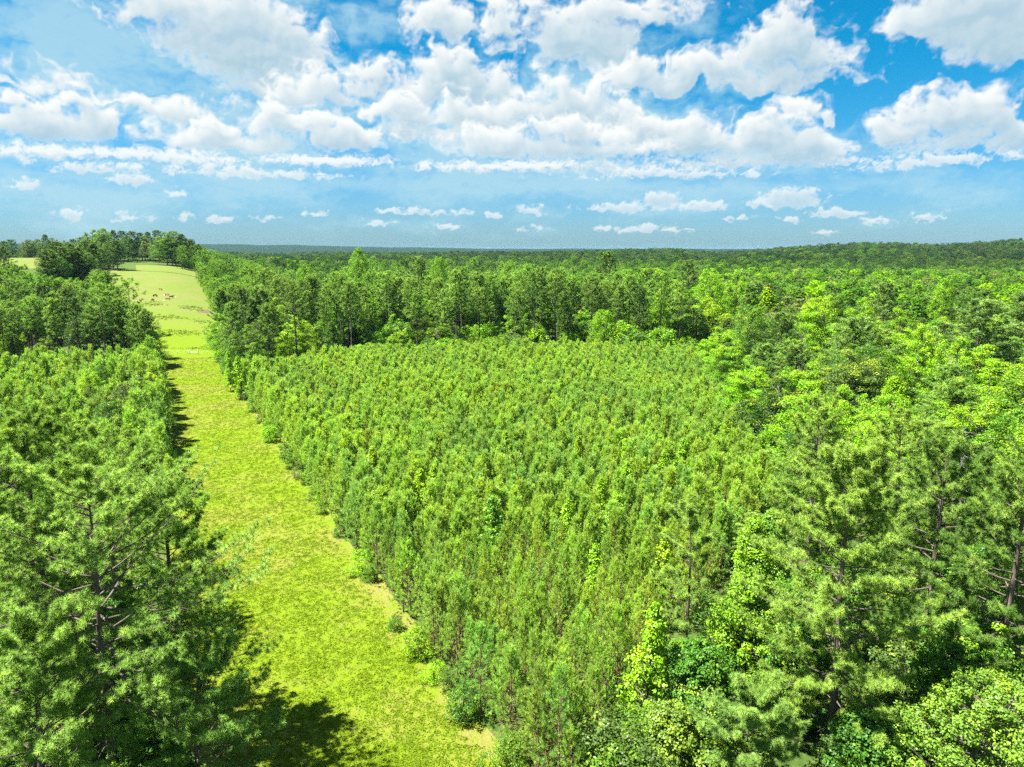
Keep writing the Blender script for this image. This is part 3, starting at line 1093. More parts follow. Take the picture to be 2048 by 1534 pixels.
hero_pine(511, 395, 34.5, 9.6, 4.6, .22, 'short pine with low boughs reaching out over the near end of the grass strip', (0.169, 0.329, 0.050), zmid=5, n_limb=46, r0=.16)
hero_pine(521, 1688, 38.5, 20.5, 5.2, .2, 'large light green pine with bristling candles, nearest on the plantation side', (0.218, 0.352, 0.048), zmid=12, n_limb=85, twigs=17, r0=.26)
hero_pine(522, 1880, 47, 18.6, 4.8, .3, 'darker pine with pompom tufts right behind the large light green pine', (0.124, 0.239, 0.036), zmid=13, n_limb=62)
hero_pine(523, 2020, 41, 18.5, 4.6, .3, 'dark tufted pine at the picture edge above the bright rounded shrubs', (0.116, 0.226, 0.031), zmid=12, n_limb=60)
hero_pine(524, 1640, 67, 16.8, 4.2, .4, 'pine with a flat cushion of tufts behind the large light green pine', (0.203, 0.337, 0.040), zmid=15, prof=p_plate, n_limb=48, nb=38, w=.03)
hero_pine(525, 1805, 62, 16.8, 5.0, .35, 'broad pine crown between the cushion topped pine and the grey dead snag', (0.203, 0.331, 0.040), zmid=14, n_limb=55, nb=38, w=.03)
hero_pine(526, 1375, 49, 13.4, 2.6, .18, 'thin pole like pine with a long bare trunk and sparse tufts', (0.189, 0.311, 0.048), zmid=7, prof=p_plate, n_limb=30, twigs=11, r0=.14, dead=10)
hero_pine(527, 1500, 35.5, 7.5, 3.3, .15, 'small pale pine low in front of the bright sweetgum', (0.174, 0.312, 0.054), zmid=5, n_limb=39, r0=.12)
hero_pine(528, 2075, 55, 17, 4.5, .3, 'dark pine half out of the picture beyond the tufted pine', (0.116, 0.226, 0.031), zmid=12, n_limb=50, nb=30)

hero_broad(541, 1500, 47, 13.2, 3.1, 'cone', 'tall bright yellow green sweetgum between the thin pole pine and large pine', (0.170, 0.340, 0.011), name='sweetgum_tree', cat='sweetgum', n_cl=240)
hero_broad(542, 1960, 33, 9.8, 6.0, 'round', 'large rounded bright shrub with reddish new leaves in the near corner', (0.145, 0.272, 0.027), n_cl=420, n_leaf=130, leaf=.15)
hero_broad(543, 1915, 41, 9.2, 4.0, 'round', 'dense green shrubby tree behind the large rounded shrub', (0.102, 0.246, 0.018), n_cl=260)
hero_broad(544, 1400, 42.5, 6.4, 3.0, 'round', 'deep green glossy shrub at the foot of the bright sweetgum', (0.076, 0.212, 0.018), n_cl=200)
hero_broad(545, 1345, 38.2, 5.0, 2.4, 'round', 'low green shrub with orange tinged leaves by the plantation corner', (0.136, 0.230, 0.027), n_cl=140)
hero_broad(546, 1600, 43, 7.5, 3.2, 'round', 'leafy green shrub tucked behind the small pale pine', (0.076, 0.212, 0.018), n_cl=200)
hero_broad(547, 1760, 35, 6.5, 3.5, 'round', 'shadowy green shrub below the large light green pine', (0.068, 0.187, 0.018), n_cl=200)
hero_broad(548, 60, 27, 8.5, 3.2, 'round', 'bright yellow green shrub in the near corner under the pines', (0.187, 0.306, 0.018), n_cl=200)
hero_broad(549, 150, 40, 9.0, 4.0, 'round', 'leafy undergrowth tree around the dark pine trunk', (0.102, 0.255, 0.013), n_cl=220)
hero_broad(550, 300, 34, 5.5, 3.0, 'round', 'deep green bush beneath the long pine boughs', (0.060, 0.187, 0.013), n_cl=180)
hero_broad(551, 30, 50, 10.0, 4.0, 'round', 'dark leafy tree filling the gap between near pines', (0.051, 0.153, 0.013), n_cl=200)
hero_broad(552, 230, 47, 7.0, 3.4, 'round', 'dark bush behind the big spreading pine', (0.051, 0.153, 0.013), n_cl=170)
hero_broad(553, 1960, 52, 9, 4.0, 'round', 'dark leafy tree behind the tufted pines', (0.060, 0.170, 0.013), n_cl=200)
hero_broad(554, 1660, 52, 8, 4.0, 'round', 'green undergrowth tree behind the large light green pine', (0.085, 0.212, 0.018), n_cl=200)
hero_broad(555, 1540, 60, 9, 3.2, 'cone', 'green sweetgum peeping over the bright yellow green sweetgum', (0.119, 0.264, 0.018), n_cl=160, n_leaf=90, leaf=.2, name='sweetgum_tree', cat='sweetgum')
rng = np.random.default_rng(61)
for q in range(30):
    yy = rng.uniform(92, 176)
    xx = S0[0] + (yy - S0[1]) * SD[0] / SD[1] - 18.5 - rng.random() ** 1.4 * (.75 * yy - 62 - .5 * yy + 48)
    s_ = rng.uniform(.42, .66)
    plant(broad[(0, 1, 3, 5, 6)[q % 5]], 'broadleaf_tree', 'bushy broadleaf tree rising out of the young thicket across the grass strip', 'broadleaf tree', (xx, yy), q,
          (s_ * 1.05, s_ * 1.05, s_), pick(C_LIME if q % 3 == 0 else C_MID, rng), 'bushy trees in the young thicket')
hero_broad(556, 275, 108, 9, 3.4, 'round', 'bright bushy tree at the thicket edge beside the grass strip', (0.136, 0.281, 0.018), n_cl=150, n_leaf=70, leaf=.24)
hero_broad(557, 215, 118, 9, 3.2, 'cone', 'lime green sweetgum rising above the young thicket', (0.170, 0.323, 0.013), n_cl=140, n_leaf=70, leaf=.24, name='sweetgum_tree', cat='sweetgum')
print('heroes', time.time() - T0)

# bushes along both borders of the strip
rng = np.random.default_rng(41)
k = 0
for ss in np.arange(0, 190, 3.4):
    for side in (0, 1):
        if rng.random() < .25:
            continue
        off = rng.uniform(.2, 1.6)
        p = S0 + SD * (ss + rng.uniform(-1.5, 1.5)) + SN * (off if side == 0 else -WID - off - .8)
        if side == 1 and ss < 45:
            continue
        s = rng.uniform(.45, .95) * (1.0 if ss < 60 else 1.25)
        plant(bush[k % 3], 'bush', 'leafy bush on the plantation border of the grass strip' if side == 0 else 'leafy bush on the shaded border of the grass strip',
              'bush', p, rng.uniform(0, 6), (s * 1.15, s * 1.15, s), pick(C_MID + C_LIME[:1], rng), 'bushes along the grass strip')
        k += 1


# undergrowth at the feet of the near trees and below the tall pines
rng = np.random.default_rng(47)
for q in range(230):
    if q < 75:
        yy = rng.uniform(34, 92); xx = rb(yy) + rng.uniform(1, 4 + .5 * yy)
        lab, gr = 'low leafy undergrowth bush below the trees on the plantation side', 'undergrowth below the nearest trees'
    elif q < 120:
        yy = rng.uniform(30, 95); xx = S0[0] + (yy - S0[1]) * SD[0] / SD[1] - 17.5 - rng.uniform(1, .45 * yy + 3)
        lab, gr = 'low leafy undergrowth bush below the pines across the strip', 'undergrowth below the nearest trees'
    else:
        xx = rng.uniform(-92, 52); yy = max(bk(xx), 196 - .25 * (xx + 60)) + rng.uniform(1, 26)
        if strip_n(xx, yy) < 3:
            continue
        lab, gr = 'bright understory shrub before the bare trunks behind the plantation', 'understory below the tall pines'
    s = rng.uniform(.8, 1.7) * (rng.uniform(1.3, 2.4) if q >= 120 else 1)
    plant(bush[q % 3], 'bush', lab, 'bush', (xx, yy), rng.uniform(0, 6), (s * 1.2, s * 1.2, s), pick(C_LIME if q >= 120 and q % 3 else C_MID, rng), gr)


# dead snags
def snag(seed, u, Y, h, label):
    rng = np.random.default_rng(seed)
    tr, br = Soup(), Soup()
    ax = wavy_axis(h, 9, .4, rng)
    tr.tube(ax, .16 * (1 - ax[:, 2] / h) + .02, 6)
    for i in range(120):
        z = h * rng.uniform(.5, .99)
        az = rng.uniform(0, 6.28)
        Ln = rng.uniform(.6, 2.2) * (1.2 - z / h * .7)
        P = [ax_at(ax, z)]
        d = np.array([math.cos(az), math.sin(az), rng.uniform(.6, 2.2)])
        for q in range(4):
            d = unit(d + rng.normal(0, .35, 3))
            P.append(P[-1] + d * Ln / 4)
        br.tube(np.array(P), [.03, .025, .02, .015, .008], 3)
    x = at(u, Y, h * .8)
    r = empty('dead_tree', (x, Y, float(ground_z(x, Y)) - .05))
    tag(r, label, 'dead tree')
    link('trunk', tr.mesh('trunk', [M_DEAD], True), r)
    link('bare_branches', br.mesh('bare_branches', [M_DEAD], True), r)


snag(601, 1930, 66, 15.0, 'pale grey dead snag with feathery bare twigs beside the bright wood')
snag(602, 1240, 222, 23, 'bleached bare tree top standing over the back of the pines')
snag(604, 1600, 135, 16, 'thin dead tree amid the lime green broadleaf trees')

# ------------------------------------------------------------------ ground
def ground_mat(name, c_a, c_b, c_dry, dry_lo, scale=1.0, c_soil=None, c_near=None):
    m, nt = new_mat(name)
    co = N(nt, 'ShaderNodeNewGeometry').outputs['Position']
    n1 = noise(nt, co, .09 * scale, 6, .6)
    n2 = noise(nt, co, .9 * scale, 6, .65)
    n3 = noise(nt, co, 5.0 * scale, 4, .7)
    c = mixc(nt, ramp(nt, n2, .35, .65), c_a, c_b)
    c = mixc(nt, math_n(nt, 'MULTIPLY', ramp(nt, math_n(nt, 'ADD', math_n(nt, 'MULTIPLY', n1, .7), math_n(nt, 'MULTIPLY', n2, .3)), dry_lo, dry_lo + .16), .75), c, c_dry)
    if c_soil is not None:
        e = N(nt, 'ShaderNodeAttribute', attribute_name='edge').outputs['Fac']
        k = math_n(nt, 'ADD', math_n(nt, 'MULTIPLY', e, .22), math_n(nt, 'ADD', math_n(nt, 'MULTIPLY', n2, .4), math_n(nt, 'MULTIPLY', n1, .4)))
        c = mixc(nt, math_n(nt, 'MULTIPLY', ramp(nt, k, .52, .76), .5), c, c_soil)
    if c_near is not None:
        c = mixc(nt, N(nt, 'ShaderNodeAttribute', attribute_name='near').outputs['Fac'], c, c_near)
    if name == 'forest_floor':         # far off the sheet takes the colour of closed woodland, canopy self-shadow painted in
        c = mixc(nt, N(nt, 'ShaderNodeAttribute', attribute_name='wood').outputs['Fac'], c, mixc(nt, noise(nt, co, .012, 5, .7), (.004, .012, .006), (.012, .03, .010)))
    v = N(nt, 'ShaderNodeHueSaturation', ins={'Color': c, 'Value': math_n(nt, 'MULTIPLY_ADD', n3, .6, .7)})
    b = N(nt, 'ShaderNodeBsdfPrincipled', ins={'Base Color': v.outputs[0], 'Roughness': 1.0, 'Specular IOR Level': .05})
    bp = N(nt, 'ShaderNodeBump', ins={'Height': math_n(nt, 'ADD', n3, n2), 'Strength': .8, 'Distance': .25})
    nt.links.new(bp.outputs[0], b.inputs['Normal'])
    N(nt, 'ShaderNodeOutputMaterial', ins={0: b.outputs[0]})
    return m


M_FLOOR = ground_mat('forest_floor', (.035, .07, .015), (.07, .11, .02), (.12, .09, .05), .5)
M_STRIP = ground_mat('mown_grass', (.122, .176, .008), (.100, .160, .007), (.155, .155, .03), .44, 1.0, (.20, .165, .07))
M_PAST = ground_mat('pasture_grass', (.095, .135, .024), (.105, .14, .026), (.13, .13, .045), .46, .6, c_near=(.100, .152, .007))
M_DIRT = ground_mat('bare_dirt', (.10, .085, .04), (.09, .08, .04), (.09, .09, .03), .5)

# the big sheet, out to the horizon
rings = np.concatenate([[0.0], np.geomspace(8, 16000, 170)])
na = 300
ang = np.arange(na) * 2 * pi / na
R_, A_ = np.meshgrid(rings, ang, indexing='ij')
X, Y = R_ * np.sin(A_), R_ * np.cos(A_)
Z = ground_z(X, Y)
V = np.stack([X, Y, Z], -1).reshape(-1, 3)
i = np.arange(len(rings) - 1)[:, None] * na
j = np.arange(na)[None, :]
Fq = np.stack([i + j, i + (j + 1) % na, i + na + (j + 1) % na, i + na + j], -1).reshape(-1, 4)
Fq = Fq[:, ::-1]
tag(link('ground', mk_mesh('ground', V, [Fq], [M_FLOOR], {'wood': sstep(1500, 2400, np.hypot(V[:, 0], V[:, 1]))}, smooth=True)), 'shaded leaf littered ground under the trees', 'ground', kind='structure')


def sheet(name, label, cat, rowsL, rowsR, nu, mat, lift, edge=True, wob=0.0):
    L = np.array(rowsL); Rr = np.array(rowsR)
    t = np.linspace(0, 1, nu)
    P = L[:, None, :] * (1 - t)[None, :, None] + Rr[:, None, :] * t[None, :, None]
    if wob:
        P[:, :, 0] += (np.sin(P[:, :, 1] * .5) + np.sin(P[:, :, 1] * .23 + 1)) * wob * (np.abs(t - .5) * 2)[None, :] ** 3
    Z = ground_z(P[..., 0], P[..., 1]) + lift
    V = np.concatenate([P, Z[..., None]], -1).reshape(-1, 3)
    m = len(L)
    i = np.arange(m - 1)[:, None] * nu
    j = np.arange(nu - 1)[None, :]
    Fq = np.stack([i + j, i + j + 1, i + nu + j + 1, i + nu + j], -1).reshape(-1, 4)
    e = np.broadcast_to((sstep(.72, 1.0, t) + .75 * np.exp(-((t - .70) / .035) ** 2) + .6 * np.exp(-((t - .58) / .03) ** 2))[None, :], (m, nu)).ravel()
    return tag(link(name, mk_mesh(name, V, [Fq], [mat], {'edge': e, 'near': 1 - sstep(225, 330, V[:, 1])}, smooth=True)), label, cat, kind='structure')


ss = np.arange(-45, 200, 1.0)
rl = [S0 + SD * s_ + SN * (-WID - 2.2) for s_ in ss]
rr_ = [S0 + SD * s_ + SN * 2.0 for s_ in ss]
sheet('grass_strip', 'bright yellow green mown strip running between the young pines to the pasture', 'grass strip', rl, rr_, 40, M_STRIP, .03, wob=.3)
yv = np.arange(206, pastY1 + 8, 3.0)
sheet('pasture', 'sloping green pasture with grazing cattle beyond the wire fence', 'pasture',
      [(np.interp(q, pl_y, pl_x) - 10, q) for q in yv], [(np.interp(q, pr_y, pr_x) + 10, q) for q in yv], 24, M_PAST, .05)
yv = np.arange(pastY1 + 8, pastY1 + 70, 4.0)
sheet('hilltop_meadow', 'sunlit meadow seen under the hilltop trees', 'meadow', [(-.53 * q, q) for q in yv], [(-.40 * q, q) for q in yv], 24, M_PAST, .05)
yv = np.arange(440, 620, 4.0)
sheet('far_field', 'pale green hillside field in the upper corner', 'field', [(-.85 * q, q) for q in yv], [(-.63 * q, q) for q in yv], 30, M_PAST, .05)
tr_ = [gpx(u, v)[:2] for u, v in [(5, 508.5), (30, 511.5), (55, 514), (90, 517)]]
sheet('dirt_track', 'pale dirt track crossing the hillside field', 'track', tr_, [p + np.array([.6, 7.0]) for p in tr_], 3, M_DIRT, .12)
pz = gpx(392, 621)[:2]
sheet('bare_soil', 'patch of bare reddish soil beside the pasture trees', 'soil', [pz + np.array([-.5 + .5 * abs(q), q]) for q in np.arange(-5, 6, 1.0)],
      [pz + np.array([6, q]) for q in np.arange(-5, 6, 1.0)], 8, M_DIRT, .09, wob=.6)

# grass and weeds growing on the strip
rng = np.random.default_rng(51)
g = Soup()
n = 40000
s_ = 195 * rng.random(n) ** 1.6 - 2
w_ = -WID * rng.random(n) - rng.uniform(-.9, .9, n)
pp = S0 + SD * s_[:, None] + SN * w_[:, None]
pz_ = ground_z(pp[:, 0], pp[:, 1]) + .03
clump = .6 * fbm(pp[:, 0] * .35, pp[:, 1] * .35, 4, 77) + rng.normal(0, .6, n)
kp = clump > -.1
c = np.c_[pp, pz_][kp]
g.leaves(c + [0, 0, .03], .30, 7, .15, rng, flat=.15, up=1.6, tint=rng.random(len(c)))
kb = rng.random(len(c)) < .35
g.blades(c[kb], np.tile([0, 0, 1.0], (kb.sum(), 1)), 5, .25, .03, 0, .8, rng, rng.random(kb.sum()))
M_GRASS = foliage_mat('grass_blades', (.13, .165, .008, .5), .4, 0)
go = link('grass', g.mesh('grass', [M_GRASS]))
go.color = (.128, .204, .010, 1)
tag(go, 'low clover and grass tufts covering the mown strip', 'grass', kind='stuff')
g = Soup()
n = 480
c = []
while len(c) < n:
    yq = rng.uniform(222, 330)
    xq = rng.uniform(np.interp(yq, pl_y, pl_x), np.interp(yq, pr_y, pr_x))
    v_ = math.sin(yq * .22 + xq * .03) + .5 * math.sin(xq * .3)
    if rng.random() < (v_ - .3):
        c.append((xq, yq, float(ground_z(xq, yq)) + .1))
c = np.array(c)
g.leaves(c, .7, 8, .35, rng, flat=.5, up=.5, tint=rng.random(n))
go = link('weeds', g.mesh('weeds', [M_GRASS]))
go.color = (.08, .13, .014, 1)
tag(go, 'dark weed clumps in bands across the lower pasture', 'weeds', kind='stuff')

# ------------------------------------------------------------------ fence
M_WHITE = simple_mat('white_paint', (.80, .80, .78), (.70, .70, .67), 4.0, .6)
M_GALV = simple_mat('galvanised_steel', (.55, .57, .57), (.45, .47, .47), 6.0, .45)


def tubem(name, P, R, mat, parent, k=8):
    s = Soup()
    P = np.asarray(P, float)
    s.tube(P, R, k)
    c = np.arange(k)
    s.V.append(np.array([P[0], P[-1]])); s.T.append(np.zeros(2))
    b = s.n
    s.n += 2
    m = (len(P) - 1) * k
    s.F3.append(np.stack([np.full(k, b), (c + 1) % k, c], 1))
    s.F3.append(np.stack([np.full(k, b + 1), m + c, m + (c + 1) % k], 1))
    return link(name, s.mesh(name, [mat], False), parent)


fy = float(gpx(388, 709.5)[1])
xa, xb = at(379.7, fy), at(396.3, fy)
r = empty('fence_brace', (xa, fy, float(ground_z(xa, fy))))
tag(r, 'white H shaped post and rail brace in the wire fence at the pasture entrance', 'fence brace')
w0 = xb - xa
for dx in (0, w0):
    tubem('post', [(dx, 0, -.2), (dx, 0, .7), (dx, 0, 1.42), (dx, 0, 1.46)], [.12, .12, .115, .09], M_WHITE, r)
tubem('rail', [(.1, 0, .72), (w0 / 2, 0, .72), (w0 - .1, 0, .72)], [.085, .085, .085], M_WHITE, r)
fr = empty('wire_fence', (xa - 1, fy, 0))
tag(fr, 'thin wire fence on slim metal posts crossing the strip before the pasture', 'wire fence')
x_l, x_r = at(296, fy), at(416, fy)
for q in np.arange(x_l, x_r, 3.05):
    if xa - .6 < q < xb + .6:
        continue
    zq = float(ground_z(q, fy))
    tubem('post', [(q - xa + 1, 0, zq - .2), (q - xa + 1, 0, zq + .7), (q - xa + 1, 0, zq + 1.3)], [.035, .035, .035], M_GALV, fr, 6)
xs = np.arange(x_l, x_r, 1.5)
for hz in (.35, .65, .95, 1.2):
    tubem('wire', np.c_[xs - xa + 1, np.zeros(len(xs)), ground_z(xs, np.full(len(xs), fy)) + hz], np.full(len(xs), .006), M_GALV, fr, 4)


# ------------------------------------------------------------------ cattle and egrets
def skin_mesh(name, pts, edges, radii, mat, sub=1):
    me = bpy.data.meshes.new(name)
    me.from_pydata(pts, edges, [])
    o = bpy.data.objects.new(name, me)
    COL.objects.link(o)
    md = o.modifiers.new('skin', 'SKIN')
    for v, rr in zip(me.skin_vertices[0].data, radii):
        v.radius = rr if isinstance(rr, tuple) else (rr, rr)
    me.skin_vertices[0].data[0].use_root = True
    sb = o.modifiers.new('sub', 'SUBSURF')
    sb.levels = sb.render_levels = sub
    dg = bpy.context.evaluated_depsgraph_get()
    m2 = bpy.data.meshes.new_from_object(o.evaluated_get(dg))
    m2.name = name
    m2.materials.clear()
    m2.materials.append(mat)
    m2.polygons.foreach_set('use_smooth', np.ones(len(m2.polygons), bool))
    bpy.data.objects.remove(o)
    return m2


def cow_mesh(mat, graze):
    hz = .25 if graze else 1.35
    P = [(0, 0, .98), (.45, 0, 1.0), (.8, 0, 1.05), (-.45, 0, 1.02), (-.8, 0, 1.08),      # trunk
         (1.05, 0, 1.0 if graze else 1.25), (1.3, 0, .55 if graze else 1.4), (1.48, 0, hz), (1.62, 0, hz - .14),         # neck, poll, face, muzzle
         (.7, .2, .72), (.72, .21, .4), (.7, .21, .04), (.7, -.2, .72), (.68, -.21, .4), (.7, -.21, .04),
         (-.78, .22, .78), (-.66, .23, .58), (-.86, .23, .36), (-.8, .23, .04), (-.78, -.22, .78), (-.66, -.23, .58), (-.86, -.23, .36), (-.8, -.23, .04),
         (-.98, 0, 1.12), (-1.05, 0, .8), (-1.04, 0, .45),
         (1.3, .2, .66 if graze else 1.48), (1.3, -.2, .66 if graze else 1.48)]
    E = [(0, 1), (1, 2), (0, 3), (3, 4), (2, 5), (5, 6), (6, 7), (7, 8), (2, 9), (9, 10), (10, 11), (2, 12), (12, 13), (13, 14),
         (4, 15), (15, 16), (16, 17), (17, 18), (4, 19), (19, 20), (20, 21), (21, 22), (4, 23), (23, 24), (24, 25), (6, 26), (6, 27)]
    R = [(.36, .38), (.35, .38), (.31, .36), (.35, .36), (.29, .3), .21, .15, .12, .09, .14, .075, .06, .14, .075, .06,
         .17, .12, .07, .06, .17, .12, .07, .06, .06, .03, .045, .04, .04]
    return skin_mesh('cow', P, E, R, mat, 2)


def hide(name, c1, c2):
    return simple_mat(name, c1, c2, 2.0, .8)


COWS = [(321.5, 581, (.42, .17, .05), 0, 'orange brown cow standing alone highest on the pasture', 2.9),
        (310, 594, (.075, .03, .02), 1, 'dark brown cow facing the pines, second from the tree edge', .9),
        (334, 591.5, (.45, .36, .26), 0, 'cream coloured cow just above the pair of brown cattle', 3.3),
        (343, 596.5, (.10, .04, .025), 0, 'dark chestnut cow broadside, farthest from the near pine edge', .15),
        (336.5, 600, (.45, .19, .06), 1, 'orange brown cow grazing below the dark chestnut one', 3.0),
        (306, 602.5, (.13, .05, .03), 1, 'reddish brown cow lowest on the pasture near the pine edge', 2.5)]
for k, (u, v, c, gz, lab, rz) in enumerate(COWS):
    p = gpx(u, v)
    mt = hide('cow_hide', tuple(q * .5 for q in c), tuple(q * .65 for q in c))
    o = link('cow', cow_mesh(mt, gz), None, (p[0], p[1], p[2] + .05))
    o.rotation_euler = (0, 0, rz)
    o.scale = (.92, .92, .92)
    tag(o, lab, 'cow', 'cattle grazing on the pasture')
M_WF = simple_mat('white_feathers', (.85, .85, .83), (.78, .78, .75), 5)
eg = skin_mesh('egret', [(0, 0, .38), (.18, 0, .42), (-.22, 0, .33), (.27, 0, .55), (.24, 0, .7), (.36, 0, .72), (.46, 0, .7), (0, .04, .2), (0, .04, 0), (0, -.04, .2), (0, -.04, 0)],
               [(0, 1), (0, 2), (1, 3), (3, 4), (4, 5), (5, 6), (0, 7), (7, 8), (0, 9), (9, 10)], [.11, .09, .04, .045, .04, .045, .012, .02, .015, .02, .015], M_WF, 1)
for u, v, lab in ((300.5, 603, 'white egret beside the reddish brown cow'), (327.5, 604, 'white egret alone in the grass below the cattle'),
                  (351.5, 596.5, 'white egret near the dark chestnut cow'), (329.3, 592.5, 'white egret at the feet of the cream coloured cow')):
    p = gpx(u, v)
    o = link('egret', eg, None, (p[0], p[1], p[2] + .05))
    o.scale = (1.5, 1.5, 1.5)
    o.rotation_euler = (0, 0, u)
    tag(o, lab, 'egret', 'egrets among the cattle')

# ------------------------------------------------------------------ haze
HAZE = 4.8e-5
if HAZE:
    m, nt = new_mat('haze_air')
    m.cycles.homogeneous_volume = True
    m.cycles.volume_sampling = 'DISTANCE'
    pv = N(nt, 'ShaderNodeVolumePrincipled', ins={'Color': (.20, .38, .50, 1), 'Density': HAZE, 'Anisotropy': 0})
    pv.inputs['Density Attribute'].default_value = ''
    pv.inputs['Temperature Attribute'].default_value = ''
    ou = N(nt, 'ShaderNodeOutputMaterial')
    nt.links.new(pv.outputs[0], ou.inputs['Volume'])
    x0, y0, z0, z1 = 17000., 17000., -12., 84.
    V = np.array([(sx * x0, sy * y0, zc) for zc in (z0, z1) for sy in (-1, 1) for sx in (-1, 1)])
    Fq = np.array([(0, 2, 3, 1), (4, 5, 7, 6), (0, 1, 5, 4), (2, 6, 7, 3), (0, 4, 6, 2), (1, 3, 7, 5)])
    tag(link('haze', mk_mesh('haze', V, [Fq], [m])), 'thin blue haze in the distance', 'haze', kind='stuff')

# ------------------------------------------------------------------ light and sky
SUN = np.array([-.44, -.06, .90])
SUN /= np.linalg.norm(SUN)
ld = bpy.data.lights.new('sun', 'SUN')
ld.energy = 4.8
ld.angle = math.radians(.53)
ld.color = (1, .95, .86)
lo = bpy.data.objects.new('sun', ld)
COL.objects.link(lo)
lo.location = (-60, -20, 90)
lo.rotation_euler = Vector(SUN).to_track_quat('Z', 'Y').to_euler()

w = bpy.data.worlds.new('World')
sc.world = w
w.use_nodes = True
nt = w.node_tree
nt.nodes.clear()
sky = nt.nodes.new('ShaderNodeTexSky')
sky.sky_type = 'NISHITA'
sky.sun_disc = False
sky.sun_elevation = math.asin(SUN[2])
sky.sun_rotation = math.atan2(SUN[0], SUN[1])
sky.altitude = 100
sky.air_density = 1.0
sky.dust_density = .6
sky.ozone_density = 2.0
STR = .05 * 2 ** (1.45 - EXPO)
TINT = (.03, .80, 1.08)
TINT_H = (.47, .75, 1.08)
hz = ramp(nt, N(nt, 'ShaderNodeSeparateXYZ', ins={0: N(nt, 'ShaderNodeTexCoord').outputs['Generated']}).outputs[2], -.02, .26)
skyc = mixc(nt, 1.0, sky.outputs[0], mixc(nt, hz, tuple(STR * q for q in TINT_H), tuple(STR * q for q in TINT)), 'MULTIPLY')
wn = noise(nt, N(nt, 'ShaderNodeTexCoord').outputs['Generated'], 3.0, 4, .6)
skyw = mixc(nt, math_n(nt, 'MULTIPLY', ramp(nt, wn, .35, .6), .5), skyc, tuple(q / 2 ** EXPO for q in (.95, .97, 1.0)))
bg = N(nt, 'ShaderNodeBackground', ins={0: skyw, 1: 1.0})
N(nt, 'ShaderNodeOutputWorld', ins={0: bg.outputs[0]})
w.cycles.sampling_method = 'MANUAL'
w.cycles.sample_map_resolution = 256

# clouds in sky directions (azimuth, elevation in radians): cumulus heaps, low far cumulus, thin veils
CLOUDS = [[(330, 20, 130, 40, 0.9), (450, 55, 150, 70, 1), (500, 105, 115, 60, 1), (570, 80, 80, 45, 0.9), (540, 170, 95, 32, 0.85)],
          [(870, 45, 62, 40, 1), (1000, 55, 48, 42, 0.95), (1015, 100, 38, 30, 0.8)],
          [(750, 150, 58, 40, 0.95), (650, 185, 110, 30, 0.8)],
          [(890, 140, 55, 48, 1.1), (905, 185, 115, 42, 1.1), (975, 180, 70, 36, 1), (835, 190, 60, 28, 1)],
          [(800, 225, 130, 26, 0.9), (1000, 230, 170, 38, 1), (1130, 212, 105, 46, 1.05), (1200, 240, 120, 38, 1), (950, 265, 180, 28, 0.85)],
          [(1125, 65, 75, 48, 1), (1190, 90, 85, 50, 1), (1220, 20, 150, 34, 0.7)],
          [(1270, 155, 85, 38, 1), (1360, 150, 85, 36, 1), (1450, 128, 60, 42, 1), (1560, 88, 100, 56, 1.05), (1630, 108, 80, 46, 1), (1530, 160, 170, 22, 0.8)],
          [(1940, 20, 175, 62, 1.05), (1990, 75, 80, 48, 1), (2080, 60, 120, 60, 1)],
          [(1590, 222, 48, 27, 0.9), (1640, 235, 32, 15, 0.8)],
          [(1900, 222, 110, 38, 1.1), (1990, 238, 70, 34, 1), (1790, 268, 45, 24, 1), (2040, 270, 70, 44, 1), (1910, 285, 120, 22, 0.6)],
          [(1290, 262, 120, 36, 1), (1400, 283, 150, 36, 1), (1530, 275, 80, 42, 1.05), (1600, 300, 98, 34, 1.05), (1660, 318, 40, 18, 0.9), (1480, 322, 190, 16, 0.7)],
          [(1010, 290, 150, 28, 0.8), (1130, 265, 100, 32, 0.9), (1160, 300, 150, 26, 0.8), (1180, 335, 210, 16, 0.5)],
          [(60, 250, 140, 28, 0.9), (190, 252, 60, 30, 0.9), (40, 212, 65, 28, 0.75), (150, 212, 75, 26, 0.75)],
          [(390, 275, 95, 26, 1), (440, 258, 50, 28, 1), (490, 290, 85, 18, 0.9), (545, 235, 60, 32, 0.95), (600, 262, 110, 30, 0.8), (705, 272, 75, 30, 0.95)]]
CLOUDS += [[q] for q in ((300, 212, 210, 20, .75), (330, 312, 190, 15, .7), (110, 302, 150, 15, .7), (500, 345, 170, 12, .65), (200, 336, 120, 10, .6),
                         (640, 320, 150, 14, .72), (1000, 332, 190, 13, .7), (1350, 346, 160, 11, .65), (1850, 322, 170, 13, .6), (60, 160, 160, 24, .6))]
